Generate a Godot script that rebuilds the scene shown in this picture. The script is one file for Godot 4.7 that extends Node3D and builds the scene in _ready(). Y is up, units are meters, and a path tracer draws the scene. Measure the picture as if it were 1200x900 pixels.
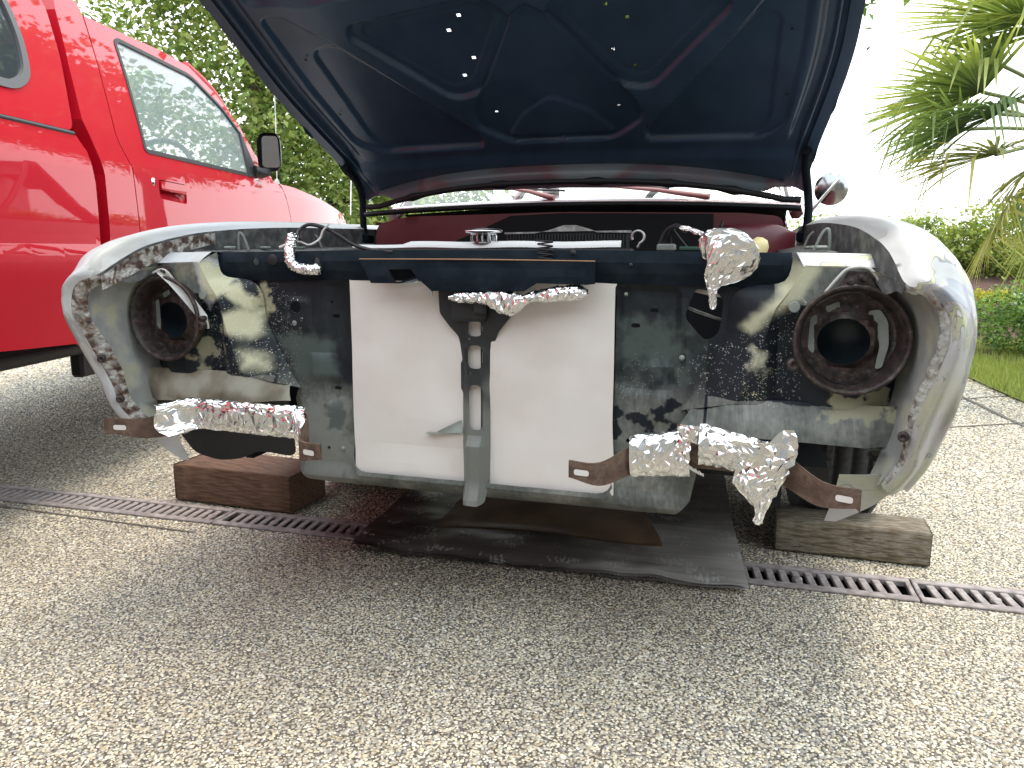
extends Node3D
# ---------- shared helpers ----------
var rng := RandomNumberGenerator.new()
var nz := FastNoiseLite.new()
var nz2 := FastNoiseLite.new()
var cell := FastNoiseLite.new()
var used := {}
var M := {}
var car: Node3D
const CAR_AT := Vector3(-0.072, 0, -1.549)
const CAR_YAW := -0.2962
const TRUCK_AT := Vector3(-1.37, 0, -3.4)
const TRUCK_YAW := -0.0663

func numbered(called: String) -> String:
	if not used.has(called):
		used[called] = 0
		return called
	used[called] += 1
	return "%s_%03d" % [called, used[called]]

func S() -> SurfaceTool:
	var s := SurfaceTool.new()
	s.begin(Mesh.PRIMITIVE_TRIANGLES)
	return s

func put(called: String, st: SurfaceTool, m: Material, parent: Node = null, at := Vector3.ZERO) -> MeshInstance3D:
	st.generate_normals()
	var o := MeshInstance3D.new()
	o.mesh = st.commit()
	return place(called, o, m, parent, at)

func place(called: String, o: MeshInstance3D, m: Material, parent: Node = null, at := Vector3.ZERO) -> MeshInstance3D:
	o.material_override = m
	o.position = at
	if parent == null:
		o.name = numbered(called)
		add_child(o, true)
	else:
		var k := 0
		var n := called
		while parent.has_node(NodePath(n)):
			k += 1
			n = "%s_%03d" % [called, k]
		o.name = n
		parent.add_child(o, true)
	return o

func thing(called: String, label: String, category: String, at := Vector3.ZERO, turn := 0.0, group := "") -> Node3D:
	var o := Node3D.new()
	o.name = numbered(called)
	add_child(o, true)
	o.position = at
	o.rotation.y = turn
	return tag(o, label, category, group)

func tag(o: Node3D, label: String, category: String, group := "") -> Node3D:
	o.set_meta("label", label)
	o.set_meta("category", category)
	if group:
		o.set_meta("group", group)
	return o

func kind(o: Node3D, k: String) -> Node3D:
	o.set_meta("kind", k)
	return o

func lin(r: float, g: float, b: float) -> Color:
	return Color(r, g, b).linear_to_srgb()

func mat(r: float, g: float, b: float, rough := 0.6, metal := 0.0) -> StandardMaterial3D:
	var m := StandardMaterial3D.new()
	m.albedo_color = lin(r, g, b)
	m.roughness = rough
	m.metallic = metal
	return m

func ntex(freq: float, cols: Array, offs: Array, size := 512, octaves := 4, sd := 1, cellular := false) -> NoiseTexture2D:
	var n := FastNoiseLite.new()
	n.seed = sd
	n.frequency = freq
	n.fractal_octaves = octaves
	if cellular:
		n.noise_type = FastNoiseLite.TYPE_CELLULAR
		n.cellular_return_type = FastNoiseLite.RETURN_DISTANCE2_SUB
		n.fractal_type = FastNoiseLite.FRACTAL_NONE
	var t := NoiseTexture2D.new()
	t.width = size
	t.height = size
	t.seamless = true
	t.noise = n
	if cols.size():
		var g := Gradient.new()
		g.offsets = PackedFloat32Array(offs)
		var cc := PackedColorArray()
		for c in cols:
			cc.append((c as Color).linear_to_srgb())
		g.colors = cc
		t.color_ramp = g
	return t

func bumptex(freq: float, size := 512, sd := 3, octaves := 4, strength := 6.0, cellular := false) -> NoiseTexture2D:
	var t := ntex(freq, [], [], size, octaves, sd, cellular)
	t.as_normal_map = true
	t.bump_strength = strength
	return t

# a material with a noise pattern laid on by position (triplanar); scale = repeats per metre
func nm(tex: Texture2D, scale: float, rough: float, metal := 0.0, bump: Texture2D = null, bscale := 1.0) -> StandardMaterial3D:
	var m := StandardMaterial3D.new()
	m.albedo_texture = tex
	m.uv1_triplanar = true
	m.uv1_scale = Vector3(scale, scale, scale)
	m.roughness = rough
	m.metallic = metal
	if bump:
		m.normal_enabled = true
		m.normal_texture = bump
		m.normal_scale = bscale
	return m

func sm(a: float, b: float, x: float) -> float:
	var t := clampf((x - a) / (b - a), 0.0, 1.0)
	return t * t * (3.0 - 2.0 * t)

# signed distance to a polygon (negative inside)
func sdpoly(p: Vector2, q: PackedVector2Array) -> float:
	var d := 1e9
	var inside := false
	var n := q.size()
	var j := n - 1
	for i in n:
		var a := q[i]
		var e := q[j] - a
		var w := p - a
		var t := clampf(w.dot(e) / e.dot(e), 0.0, 1.0)
		d = minf(d, (w - e * t).length_squared())
		if (a.y > p.y) != (q[j].y > p.y) and p.x < (q[j].x - a.x) * (p.y - a.y) / (q[j].y - a.y) + a.x:
			inside = not inside
		j = i
	return -sqrt(d) if inside else sqrt(d)

func P2(a: Array) -> PackedVector2Array:
	var o := PackedVector2Array()
	for i in range(0, a.size(), 2):
		o.append(Vector2(a[i], a[i + 1]))
	return o

func mirror(a: PackedVector2Array) -> PackedVector2Array:
	var o := PackedVector2Array()
	for i in a.size():
		o.append(Vector2(-a[a.size() - 1 - i].x, a[a.size() - 1 - i].y))
	return o

# rounds the corners of a polygon
func rounded(q: PackedVector2Array, r: float, k := 4) -> PackedVector2Array:
	var o := PackedVector2Array()
	var n := q.size()
	for i in n:
		var a := q[(i + n - 1) % n]
		var b := q[i]
		var c := q[(i + 1) % n]
		var rr := minf(r, 0.45 * minf(a.distance_to(b), c.distance_to(b)))
		var s := b + (a - b).normalized() * rr
		var e := b + (c - b).normalized() * rr
		for m in k + 1:
			var t := float(m) / k
			o.append(s.lerp(b, t).lerp(b.lerp(e, t), t))
	return o

func disc2(c: Vector2, rx: float, ry: float, n := 12) -> PackedVector2Array:
	var o := PackedVector2Array()
	for i in n:
		o.append(c + Vector2(cos(TAU * i / n) * rx, sin(TAU * i / n) * ry))
	return o

# slot with round ends, half length hl along y when tall
func slot(c: Vector2, hw: float, hh: float, n := 6) -> PackedVector2Array:
	return rounded(PackedVector2Array([c + Vector2(-hw, -hh), c + Vector2(hw, -hh), c + Vector2(hw, hh), c + Vector2(-hw, hh)]), minf(hw, hh) * 0.98, n)

func tri(st: SurfaceTool, a: Vector3, b: Vector3, c: Vector3, ua := Vector2.ZERO, ub := Vector2.ZERO, uc := Vector2.ZERO) -> void:
	st.set_uv(ua)
	st.add_vertex(a)
	st.set_uv(ub)
	st.add_vertex(b)
	st.set_uv(uc)
	st.add_vertex(c)

func quad(st: SurfaceTool, a: Vector3, b: Vector3, c: Vector3, d: Vector3, ua := Vector2.ZERO, ub := Vector2.ZERO, uc := Vector2.ZERO, ud := Vector2.ZERO) -> void:
	tri(st, a, b, c, ua, ub, uc)
	tri(st, a, c, d, ua, uc, ud)

# f(u, v) -> Vector3, u and v from 0 to 1; uvf(point, u, v) -> Vector2
func grid(st: SurfaceTool, nu: int, nv: int, f: Callable, uvf = null, smooth := true, skip = null) -> void:
	st.set_smooth_group(0 if smooth else -1)
	var pts := PackedVector3Array()
	var uvs := PackedVector2Array()
	for j in nv + 1:
		for i in nu + 1:
			var u := float(i) / nu
			var v := float(j) / nv
			var p: Vector3 = f.call(u, v)
			pts.append(p)
			uvs.append(Vector2(u, v) if uvf == null else uvf.call(p, u, v))
	for j in nv:
		for i in nu:
			if skip != null and skip.call(i, j):
				continue
			var a := j * (nu + 1) + i
			var b := a + 1
			var d := a + nu + 1
			var c := d + 1
			quad(st, pts[a], pts[b], pts[c], pts[d], uvs[a], uvs[b], uvs[c], uvs[d])

# a flat outline with holes, cut into cells so that f(x, y, depth) can bend it; thick > 0 adds the back and the rims
func patch(st: SurfaceTool, poly: PackedVector2Array, holes: Array, size: float, f: Callable, thick := 0.0, uvf = null) -> void:
	var lo := poly[0]
	var hi := poly[0]
	for p in poly:
		lo = lo.min(p)
		hi = hi.max(p)
	var nx := int(ceil((hi.x - lo.x) / size))
	var ny := int(ceil((hi.y - lo.y) / size))
	st.set_smooth_group(0)
	for j in ny:
		for i in nx:
			_cell(st, Rect2(lo + Vector2(i, j) * size, Vector2(size, size)), poly, holes, f, thick, uvf, 0)
	if thick > 0.0:
		st.set_smooth_group(-1)
		var rims := [poly]
		rims.append_array(holes)
		for r in rims:
			var n: int = r.size()
			for i in n:
				var a: Vector2 = r[i]
				var b: Vector2 = r[(i + 1) % n]
				var steps := maxi(1, int(a.distance_to(b) / size))
				for k in steps:
					var s := a.lerp(b, float(k) / steps)
					var e := a.lerp(b, float(k + 1) / steps)
					var us: Vector2 = s if uvf == null else uvf.call(s)
					var ue: Vector2 = e if uvf == null else uvf.call(e)
					quad(st, f.call(s.x, s.y, 0.0), f.call(e.x, e.y, 0.0), f.call(e.x, e.y, thick), f.call(s.x, s.y, thick), us, ue, ue, us)

func _cell(st: SurfaceTool, r: Rect2, poly: PackedVector2Array, holes: Array, f: Callable, thick: float, uvf, depth: int) -> void:
	var sq := PackedVector2Array([r.position, Vector2(r.end.x, r.position.y), r.end, Vector2(r.position.x, r.end.y)])
	var c := r.get_center()
	var reach := r.size.length() * 0.5
	var pieces: Array = []
	var d := sdpoly(c, poly)
	if d > reach:
		return
	if d < -reach:
		pieces = [sq]
	else:
		pieces = Geometry2D.intersect_polygons(sq, poly)
	for h in holes:
		var dh := sdpoly(c, h)
		if dh > reach:
			continue
		if dh < -reach:
			return
		var next: Array = []
		for p in pieces:
			var cut := Geometry2D.clip_polygons(p, h)
			for q in cut:
				if cut.size() > 1 and Geometry2D.is_polygon_clockwise(q) != Geometry2D.is_polygon_clockwise(cut[0]) and depth < 4:
					for k in 4:
						_cell(st, Rect2(r.position + Vector2(k % 2, k / 2) * r.size * 0.5, r.size * 0.5), poly, holes, f, thick, uvf, depth + 1)
					return
			next.append_array(cut)
		pieces = next
	for p in pieces:
		var ix := Geometry2D.triangulate_polygon(p)
		for k in range(0, ix.size(), 3):
			var a: Vector2 = p[ix[k]]
			var b: Vector2 = p[ix[k + 1]]
			var e: Vector2 = p[ix[k + 2]]
			if (b - a).cross(e - a) < 0.0:
				var sw := b
				b = e
				e = sw
			var ua: Vector2 = a if uvf == null else uvf.call(a)
			var ub: Vector2 = b if uvf == null else uvf.call(b)
			var ue: Vector2 = e if uvf == null else uvf.call(e)
			tri(st, f.call(a.x, a.y, 0.0), f.call(e.x, e.y, 0.0), f.call(b.x, b.y, 0.0), ua, ue, ub)
			if thick > 0.0:
				tri(st, f.call(a.x, a.y, thick), f.call(b.x, b.y, thick), f.call(e.x, e.y, thick), ua, ub, ue)

func spline(pts: Array, per := 6) -> PackedVector3Array:
	var o := PackedVector3Array()
	var n := pts.size()
	for i in n - 1:
		var a: Vector3 = pts[maxi(i - 1, 0)]
		var b: Vector3 = pts[i]
		var c: Vector3 = pts[i + 1]
		var d: Vector3 = pts[mini(i + 2, n - 1)]
		for k in per:
			o.append(b.cubic_interpolate(c, a, d, float(k) / per))
	o.append(pts[n - 1])
	return o

# r: a number or an array of radii along the path
func tube(st: SurfaceTool, pts, r, sides := 8, caps := true) -> void:
	st.set_smooth_group(0)
	var n: int = pts.size()
	var rings := []
	var up := Vector3.UP
	var t0: Vector3 = (pts[1] - pts[0]).normalized()
	if absf(t0.dot(up)) > 0.9:
		up = Vector3.RIGHT
	var side := t0.cross(up).normalized()
	for i in n:
		var t: Vector3 = (pts[mini(i + 1, n - 1)] - pts[maxi(i - 1, 0)]).normalized()
		side = (side - t * side.dot(t)).normalized()
		var other := t.cross(side)
		var ring := PackedVector3Array()
		var rad: float = r[i] if r is Array or r is PackedFloat32Array else r
		for k in sides:
			var a := TAU * k / sides
			ring.append(pts[i] + (side * cos(a) + other * sin(a)) * rad)
		rings.append(ring)
	for i in n - 1:
		for k in sides:
			var k2 := (k + 1) % sides
			quad(st, rings[i][k], rings[i][k2], rings[i + 1][k2], rings[i + 1][k], Vector2(i, k), Vector2(i, k + 1), Vector2(i + 1, k + 1), Vector2(i + 1, k))
	if caps:
		st.set_smooth_group(-1)
		for k in range(1, sides - 1):
			tri(st, rings[0][0], rings[0][k + 1], rings[0][k])
			tri(st, rings[n - 1][0], rings[n - 1][k], rings[n - 1][k + 1])

func rail(st: SurfaceTool, a: Vector3, b: Vector3, r: float, sides := 8) -> void:
	tube(st, [a, b], r, sides)

# a box with bevelled edges
func box(st: SurfaceTool, at: Vector3, size: Vector3, bevel := 0.0, basis := Basis()) -> void:
	st.set_smooth_group(-1)
	var h := size * 0.5
	var b := minf(bevel, minf(h.x, minf(h.y, h.z)) * 0.95)
	var V := func(x: float, y: float, z: float) -> Vector3: return at + basis * Vector3(x, y, z)
	for ax in 3:
		var a1 := (ax + 1) % 3
		var a2 := (ax + 2) % 3
		for s in [-1.0, 1.0]:
			var q := []
			for k in [[-1, -1], [1, -1], [1, 1], [-1, 1]]:
				var v := Vector3.ZERO
				v[ax] = s * h[ax]
				v[a1] = k[0] * (h[a1] - b)
				v[a2] = k[1] * (h[a2] - b)
				q.append(V.call(v.x, v.y, v.z))
			if s > 0:
				quad(st, q[0], q[3], q[2], q[1])
			else:
				quad(st, q[0], q[1], q[2], q[3])
		if b > 0.0:
			for s1 in [-1.0, 1.0]:
				for s2 in [-1.0, 1.0]:
					var q := []
					for k in [[-1, 0], [1, 0], [1, 1], [-1, 1]]:
						var v := Vector3.ZERO
						v[ax] = k[0] * (h[ax] - b)
						v[a1] = s1 * (h[a1] - (0.0 if k[1] == 0 else b))
						v[a2] = s2 * (h[a2] - (b if k[1] == 0 else 0.0))
						q.append(V.call(v.x, v.y, v.z))
					if s1 * s2 > 0:
						quad(st, q[0], q[3], q[2], q[1])
					else:
						quad(st, q[0], q[1], q[2], q[3])
	if b > 0.0:
		for sx in [-1.0, 1.0]:
			for sy in [-1.0, 1.0]:
				for sz in [-1.0, 1.0]:
					var p0: Vector3 = V.call(sx * h.x, sy * (h.y - b), sz * (h.z - b))
					var p1: Vector3 = V.call(sx * (h.x - b), sy * h.y, sz * (h.z - b))
					var p2: Vector3 = V.call(sx * (h.x - b), sy * (h.y - b), sz * h.z)
					if sx * sy * sz > 0:
						tri(st, p0, p2, p1)
					else:
						tri(st, p0, p1, p2)

# profile: [radius, along] pairs turned about the axis basis.y
func lathe(st: SurfaceTool, profile: Array, at: Vector3, basis := Basis(), segs := 32, smooth := true) -> void:
	st.set_smooth_group(0 if smooth else -1)
	for i in profile.size() - 1:
		for k in segs:
			var a0 := TAU * k / segs
			var a1 := TAU * (k + 1) / segs
			var q := []
			for w in [[i, a0], [i, a1], [i + 1, a1], [i + 1, a0]]:
				var pr = profile[w[0]]
				q.append(at + basis * Vector3(cos(w[1]) * pr[0], pr[1], sin(w[1]) * pr[0]))
			var u0 := float(k) / segs
			var u1 := float(k + 1) / segs
			quad(st, q[0], q[1], q[2], q[3], Vector2(u0, i), Vector2(u1, i), Vector2(u1, i + 1), Vector2(u0, i + 1))

func facing(dir: Vector3) -> Basis:   # basis whose y points along dir
	var y := dir.normalized()
	var x := y.cross(Vector3.UP if absf(y.y) < 0.9 else Vector3.RIGHT).normalized()
	return Basis(x, y, x.cross(y))

# sharp random folds for crumpled foil
func folds(n: int, k0: float, k1: float) -> Array:
	var o := []
	for i in n:
		var a := rng.randf() * TAU
		o.append([Vector2(cos(a), sin(a)) * rng.randf_range(k0, k1), rng.randf(), rng.randf_range(0.4, 1.0)])
	return o

func crease(fs: Array, p: Vector2) -> float:
	var h := 0.0
	for f in fs:
		var t: float = (f[0] as Vector2).dot(p) + f[1] + 0.35 * nz.get_noise_2d(p.x * 300.0, p.y * 300.0)
		h += absf(t - floorf(t) - 0.5) * 2.0 * f[2]
	return h / fs.size() - 0.5

# ---------- painted surfaces: colour only (what the paint is, not how it is lit) ----------
# blob: {q polygon, c colour, soft metres, warp metres, speck 0..1}
func paint(w: int, h: int, lo: Vector2, hi: Vector2, base: Callable, blobs: Array) -> ImageTexture:
	var px := PackedFloat32Array()
	px.resize(w * h * 3)
	var step := Vector2((hi.x - lo.x) / w, (hi.y - lo.y) / h)
	for j in h:
		var y := hi.y - (j + 0.5) * step.y
		for i in w:
			var c: Color = base.call(lo.x + (i + 0.5) * step.x, y)
			var at := (j * w + i) * 3
			px[at] = c.r
			px[at + 1] = c.g
			px[at + 2] = c.b
	for b in blobs:
		var q: PackedVector2Array = b.q
		var soft: float = b.get("soft", 0.006)
		var warp: float = b.get("warp", 0.01)
		var speck: float = b.get("speck", 0.0)
		var amt: float = b.get("amt", 1.0)
		var c: Color = b.c
		var l := q[0]
		var m := q[0]
		for p in q:
			l = l.min(p)
			m = m.max(p)
		var pad := soft + warp + 0.004 + speck * 0.03
		var i0 := maxi(0, int((l.x - pad - lo.x) / step.x))
		var i1 := mini(w, int((m.x + pad - lo.x) / step.x) + 1)
		var j0 := maxi(0, int((hi.y - m.y - pad) / step.y))
		var j1 := mini(h, int((hi.y - l.y + pad) / step.y) + 1)
		for j in range(j0, j1):
			var y := hi.y - (j + 0.5) * step.y
			for i in range(i0, i1):
				var x := lo.x + (i + 0.5) * step.x
				var d := sdpoly(Vector2(x, y), q)
				if d > pad:
					continue
				d += warp * nz.get_noise_2d(x * 2500.0, y * 2500.0) * 1.6
				var k := 1.0 - sm(-soft, soft, d)
				if speck > 0.0:
					var g := nz2.get_noise_2d(x * 26000.0, y * 26000.0)
					var lo2 := nz.get_noise_2d(x * 5200.0 + 70.0, y * 5200.0)
					k = sm(0.62, 0.70, g + speck * 0.5 * k + lo2 * 0.45) * clampf(k * 4.0, 0.0, 1.0)
				k *= amt
				if k <= 0.0:
					continue
				var at := (j * w + i) * 3
				px[at] = lerpf(px[at], c.r, k)
				px[at + 1] = lerpf(px[at + 1], c.g, k)
				px[at + 2] = lerpf(px[at + 2], c.b, k)
	var by := PackedByteArray()
	by.resize(w * h * 3)
	for i in w * h * 3:
		var v := clampf(px[i], 0.0, 1.0)
		v = 12.92 * v if v < 0.0031308 else 1.055 * pow(v, 0.41667) - 0.055
		by[i] = int(v * 255.0 + 0.5)
	return ImageTexture.create_from_image(Image.create_from_data(w, h, false, Image.FORMAT_RGB8, by))

func painted(t: Texture2D, rough: float, bump: Texture2D = null, bscale := 0.5) -> StandardMaterial3D:
	var m := StandardMaterial3D.new()
	m.albedo_texture = t
	m.roughness = rough
	if bump:
		m.normal_enabled = true
		m.normal_texture = bump
		m.normal_scale = bscale
	return m

# ---------- the scene ----------
func _ready() -> void:
	rng.seed = 11
	nz.seed = 5
	nz.frequency = 0.01
	nz.fractal_octaves = 4
	nz2.seed = 9
	nz2.frequency = 0.01
	nz2.fractal_octaves = 2
	var cam := Camera3D.new()
	cam.name = "camera"
	cam.position = Vector3(0, 0.83, 0)
	cam.rotation.x = deg_to_rad(-9.99)
	cam.fov = 53.09
	cam.near = 0.05
	cam.far = 400.0
	add_child(cam)
	var env := Environment.new()
	env.background_mode = Environment.BG_SKY
	var skym := ProceduralSkyMaterial.new()
	skym.sky_top_color = Color(0.93, 0.97, 1.0)
	skym.sky_horizon_color = Color(1.0, 1.0, 1.0)
	skym.sky_curve = 0.2
	skym.ground_bottom_color = Color(0.5, 0.48, 0.44)
	skym.ground_horizon_color = Color(0.7, 0.7, 0.68)
	skym.energy_multiplier = 1.0
	var sky := Sky.new()
	sky.sky_material = skym
	env.sky = sky
	env.background_energy_multiplier = 1.3
	env.tonemap_mode = Environment.TONE_MAPPER_LINEAR
	env.tonemap_exposure = 2.2
	env.sdfgi_enabled = true
	env.ssao_enabled = true
	env.ssil_enabled = true
	var we := WorldEnvironment.new()
	we.name = "world_environment"
	we.environment = env
	add_child(we)
	var sun := DirectionalLight3D.new()
	sun.name = "sun"
	sun.light_color = Color(1.0, 0.96, 0.9)
	sun.light_energy = 0.4
	sun.light_angular_distance = 20.0
	sun.shadow_enabled = true
	add_child(sun)
	sun.look_at_from_position(Vector3(1.2, 6.0, -0.6), Vector3.ZERO)
	materials()
	ground()
	build_car()
	build_truck()
	loose_things()
	garden()

func materials() -> void:
	var spots := ntex(0.02, [lin0(0.007, 0.011, 0.016), lin0(0.013, 0.019, 0.025)], [0.3, 0.7], 256, 4, 2)
	var fine := bumptex(0.03, 256, 4, 4, 3.0)
	M.navy = nm(ntex(0.01, [lin0(0.036, 0.066, 0.112), lin0(0.050, 0.088, 0.145)], [0.3, 0.7], 256, 4, 2), 1.6, 0.24, 0.0, bumptex(0.02, 256, 8, 3, 1.0), 0.15)
	M.dark = nm(spots, 3.0, 0.7, 0.0, fine, 0.3)
	M.dark.metallic_specular = 0.18
	M.black = mat(0.012, 0.013, 0.015, 0.55)
	M.rubber = nm(ntex(0.03, [lin0(0.02, 0.021, 0.022), lin0(0.045, 0.045, 0.046)], [0.3, 0.8], 256, 4, 3), 6.0, 0.8)
	M.void = mat(0.006, 0.007, 0.009, 0.9)
	M.rust = nm(ntex(0.012, [lin0(0.07, 0.042, 0.032), lin0(0.12, 0.072, 0.052), lin0(0.17, 0.115, 0.085), lin0(0.09, 0.055, 0.042)], [0.2, 0.5, 0.7, 0.9], 512, 6, 6), 5.0, 0.7, 0.15, bumptex(0.06, 512, 12, 4, 4.0), 0.5)
	M.darkrust = nm(ntex(0.02, [lin0(0.018, 0.014, 0.014), lin0(0.036, 0.024, 0.022), lin0(0.085, 0.05, 0.04), lin0(0.03, 0.025, 0.025), lin0(0.13, 0.12, 0.10)], [0.25, 0.48, 0.62, 0.72, 0.86], 512, 5, 16), 5.0, 0.5, 0.2, bumptex(0.05, 512, 13, 4, 3.0), 0.5)
	M.lip = nm(ntex(0.03, [lin0(0.50, 0.49, 0.46), lin0(0.36, 0.35, 0.32), lin0(0.20, 0.125, 0.085), lin0(0.09, 0.055, 0.042), lin0(0.05, 0.038, 0.033)], [0.34, 0.46, 0.53, 0.62, 0.75], 512, 7, 26), 2.2, 0.8, 0.0, bumptex(0.04, 512, 14, 6, 12.0), 1.4)
	M.lipright = nm(ntex(0.02, [lin0(0.44, 0.44, 0.40), lin0(0.36, 0.365, 0.35), lin0(0.40, 0.39, 0.33), lin0(0.17, 0.12, 0.09), lin0(0.07, 0.05, 0.042)], [0.30, 0.50, 0.60, 0.68, 0.78], 512, 7, 28), 2.2, 0.7, 0.0, bumptex(0.04, 512, 14, 6, 8.0), 1.2)
	M.inner = nm(ntex(0.008, [lin0(0.24, 0.25, 0.24), lin0(0.33, 0.335, 0.32), lin0(0.43, 0.42, 0.31)], [0.35, 0.58, 0.76], 512, 4, 36), 2.5, 0.5)
	M.apron = nm(ntex(0.015, [lin0(0.06, 0.065, 0.065), lin0(0.17, 0.17, 0.165)], [0.35, 0.7], 512, 4, 46), 3.0, 0.6)
	M.dirty = nm(ntex(0.006, [lin0(0.10, 0.08, 0.055), lin0(0.19, 0.165, 0.12), lin0(0.30, 0.285, 0.23)], [0.35, 0.52, 0.72], 512, 6, 47), 2.5, 0.7)
	M.grey = nm(ntex(0.015, [lin0(0.17, 0.19, 0.17), lin0(0.26, 0.28, 0.25)], [0.3, 0.7], 256, 4, 48), 3.0, 0.55)
	M.foil = mat(0.93, 0.93, 0.92, 0.2, 1.0)
	M.mirrorback = mat(0.36, 0.37, 0.37, 0.22, 1.0)
	M.chrome = mat(0.75, 0.76, 0.77, 0.08, 1.0)
	M.steel = nm(ntex(0.03, [lin0(0.3, 0.29, 0.28), lin0(0.5, 0.49, 0.47)], [0.3, 0.7], 256, 4, 50), 6.0, 0.4, 0.8)
	M.card = nm(ntex(0.008, [lin0(0.68, 0.625, 0.585), lin0(0.705, 0.655, 0.615), lin0(0.72, 0.675, 0.64)], [0.22, 0.42, 0.7], 512, 6, 51), 1.6, 0.5, 0.0, bumptex(0.01, 256, 15, 3, 3.0), 0.35)
	M.primer = mat(0.52, 0.52, 0.49, 0.45)
	M.can = mat(0.030, 0.045, 0.060, 0.35)
	M.white = mat(0.78, 0.78, 0.77, 0.5)
	M.wiper = mat(0.33, 0.16, 0.15, 0.45)
	M.maroon = mat(0.13, 0.018, 0.026, 0.3)
	M.maroon.clearcoat_enabled = true
	M.maroon.clearcoat = 0.5
	M.lipmaroon = nm(ntex(0.006, [lin0(0.10, 0.14, 0.16), lin0(0.16, 0.07, 0.08), lin0(0.2, 0.24, 0.25)], [0.35, 0.55, 0.72], 256, 3, 52), 1.0, 0.3)
	M.red = mat(0.50, 0.006, 0.020, 0.5)
	M.red.metallic_specular = 0.2
	M.red.clearcoat_enabled = true
	M.red.clearcoat = 1.0
	M.red.clearcoat_roughness = 0.02
	M.glass = mat(0.75, 0.88, 0.88, 0.02)
	M.glass.transparency = BaseMaterial3D.TRANSPARENCY_ALPHA
	M.glass.albedo_color.a = 0.12
	M.pane = mat(0.5, 0.62, 0.62, 0.02)
	M.pane.transparency = BaseMaterial3D.TRANSPARENCY_ALPHA
	M.pane.albedo_color.a = 0.25
	M.tint = mat(0.05, 0.06, 0.07, 0.02)
	M.tint.transparency = BaseMaterial3D.TRANSPARENCY_ALPHA
	M.tint.albedo_color.a = 0.75
	M.trim = mat(0.02, 0.021, 0.023, 0.45)
	M.greytrim = mat(0.10, 0.10, 0.105, 0.5)
	M.copper = mat(0.35, 0.2, 0.12, 0.45, 0.6)

func lin0(r: float, g: float, b: float) -> Color:
	return Color(r, g, b)

# ---------- driveway ----------
const DRAIN_AT := Vector3(-0.072, 0, -1.549)
const DRAIN_TURN := -0.2727
const DRAIN_Z := -0.503
const DRAIN_HALF := 0.067

func drain_local(p: Vector3) -> Vector3:
	return (p - DRAIN_AT).rotated(Vector3.UP, -DRAIN_TURN)

func drain_world(p: Vector3) -> Vector3:
	return p.rotated(Vector3.UP, DRAIN_TURN) + DRAIN_AT

var JOINTS := [[Vector2(2.3, -2.6), Vector2(2.45, -3.7), 0.011], [Vector2(2.45, -3.7), Vector2(3.4, -9.0), 0.011], [Vector2(-3.2, -2.9), Vector2(-0.95, -2.17), 0.003], [Vector2(1.7, -3.45), Vector2(6.0, -4.4), 0.007], [Vector2(1.5, -3.9), Vector2(6.0, -5.3), 0.006]]

func joint_distance(p: Vector2) -> float:
	var d := 9.0
	for j in JOINTS:
		var e: Vector2 = j[1] - j[0]
		var t := clampf((p - j[0]).dot(e) / e.dot(e), 0.0, 1.0)
		d = minf(d, p.distance_to(j[0] + e * t) - j[2])
	return d

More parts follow.
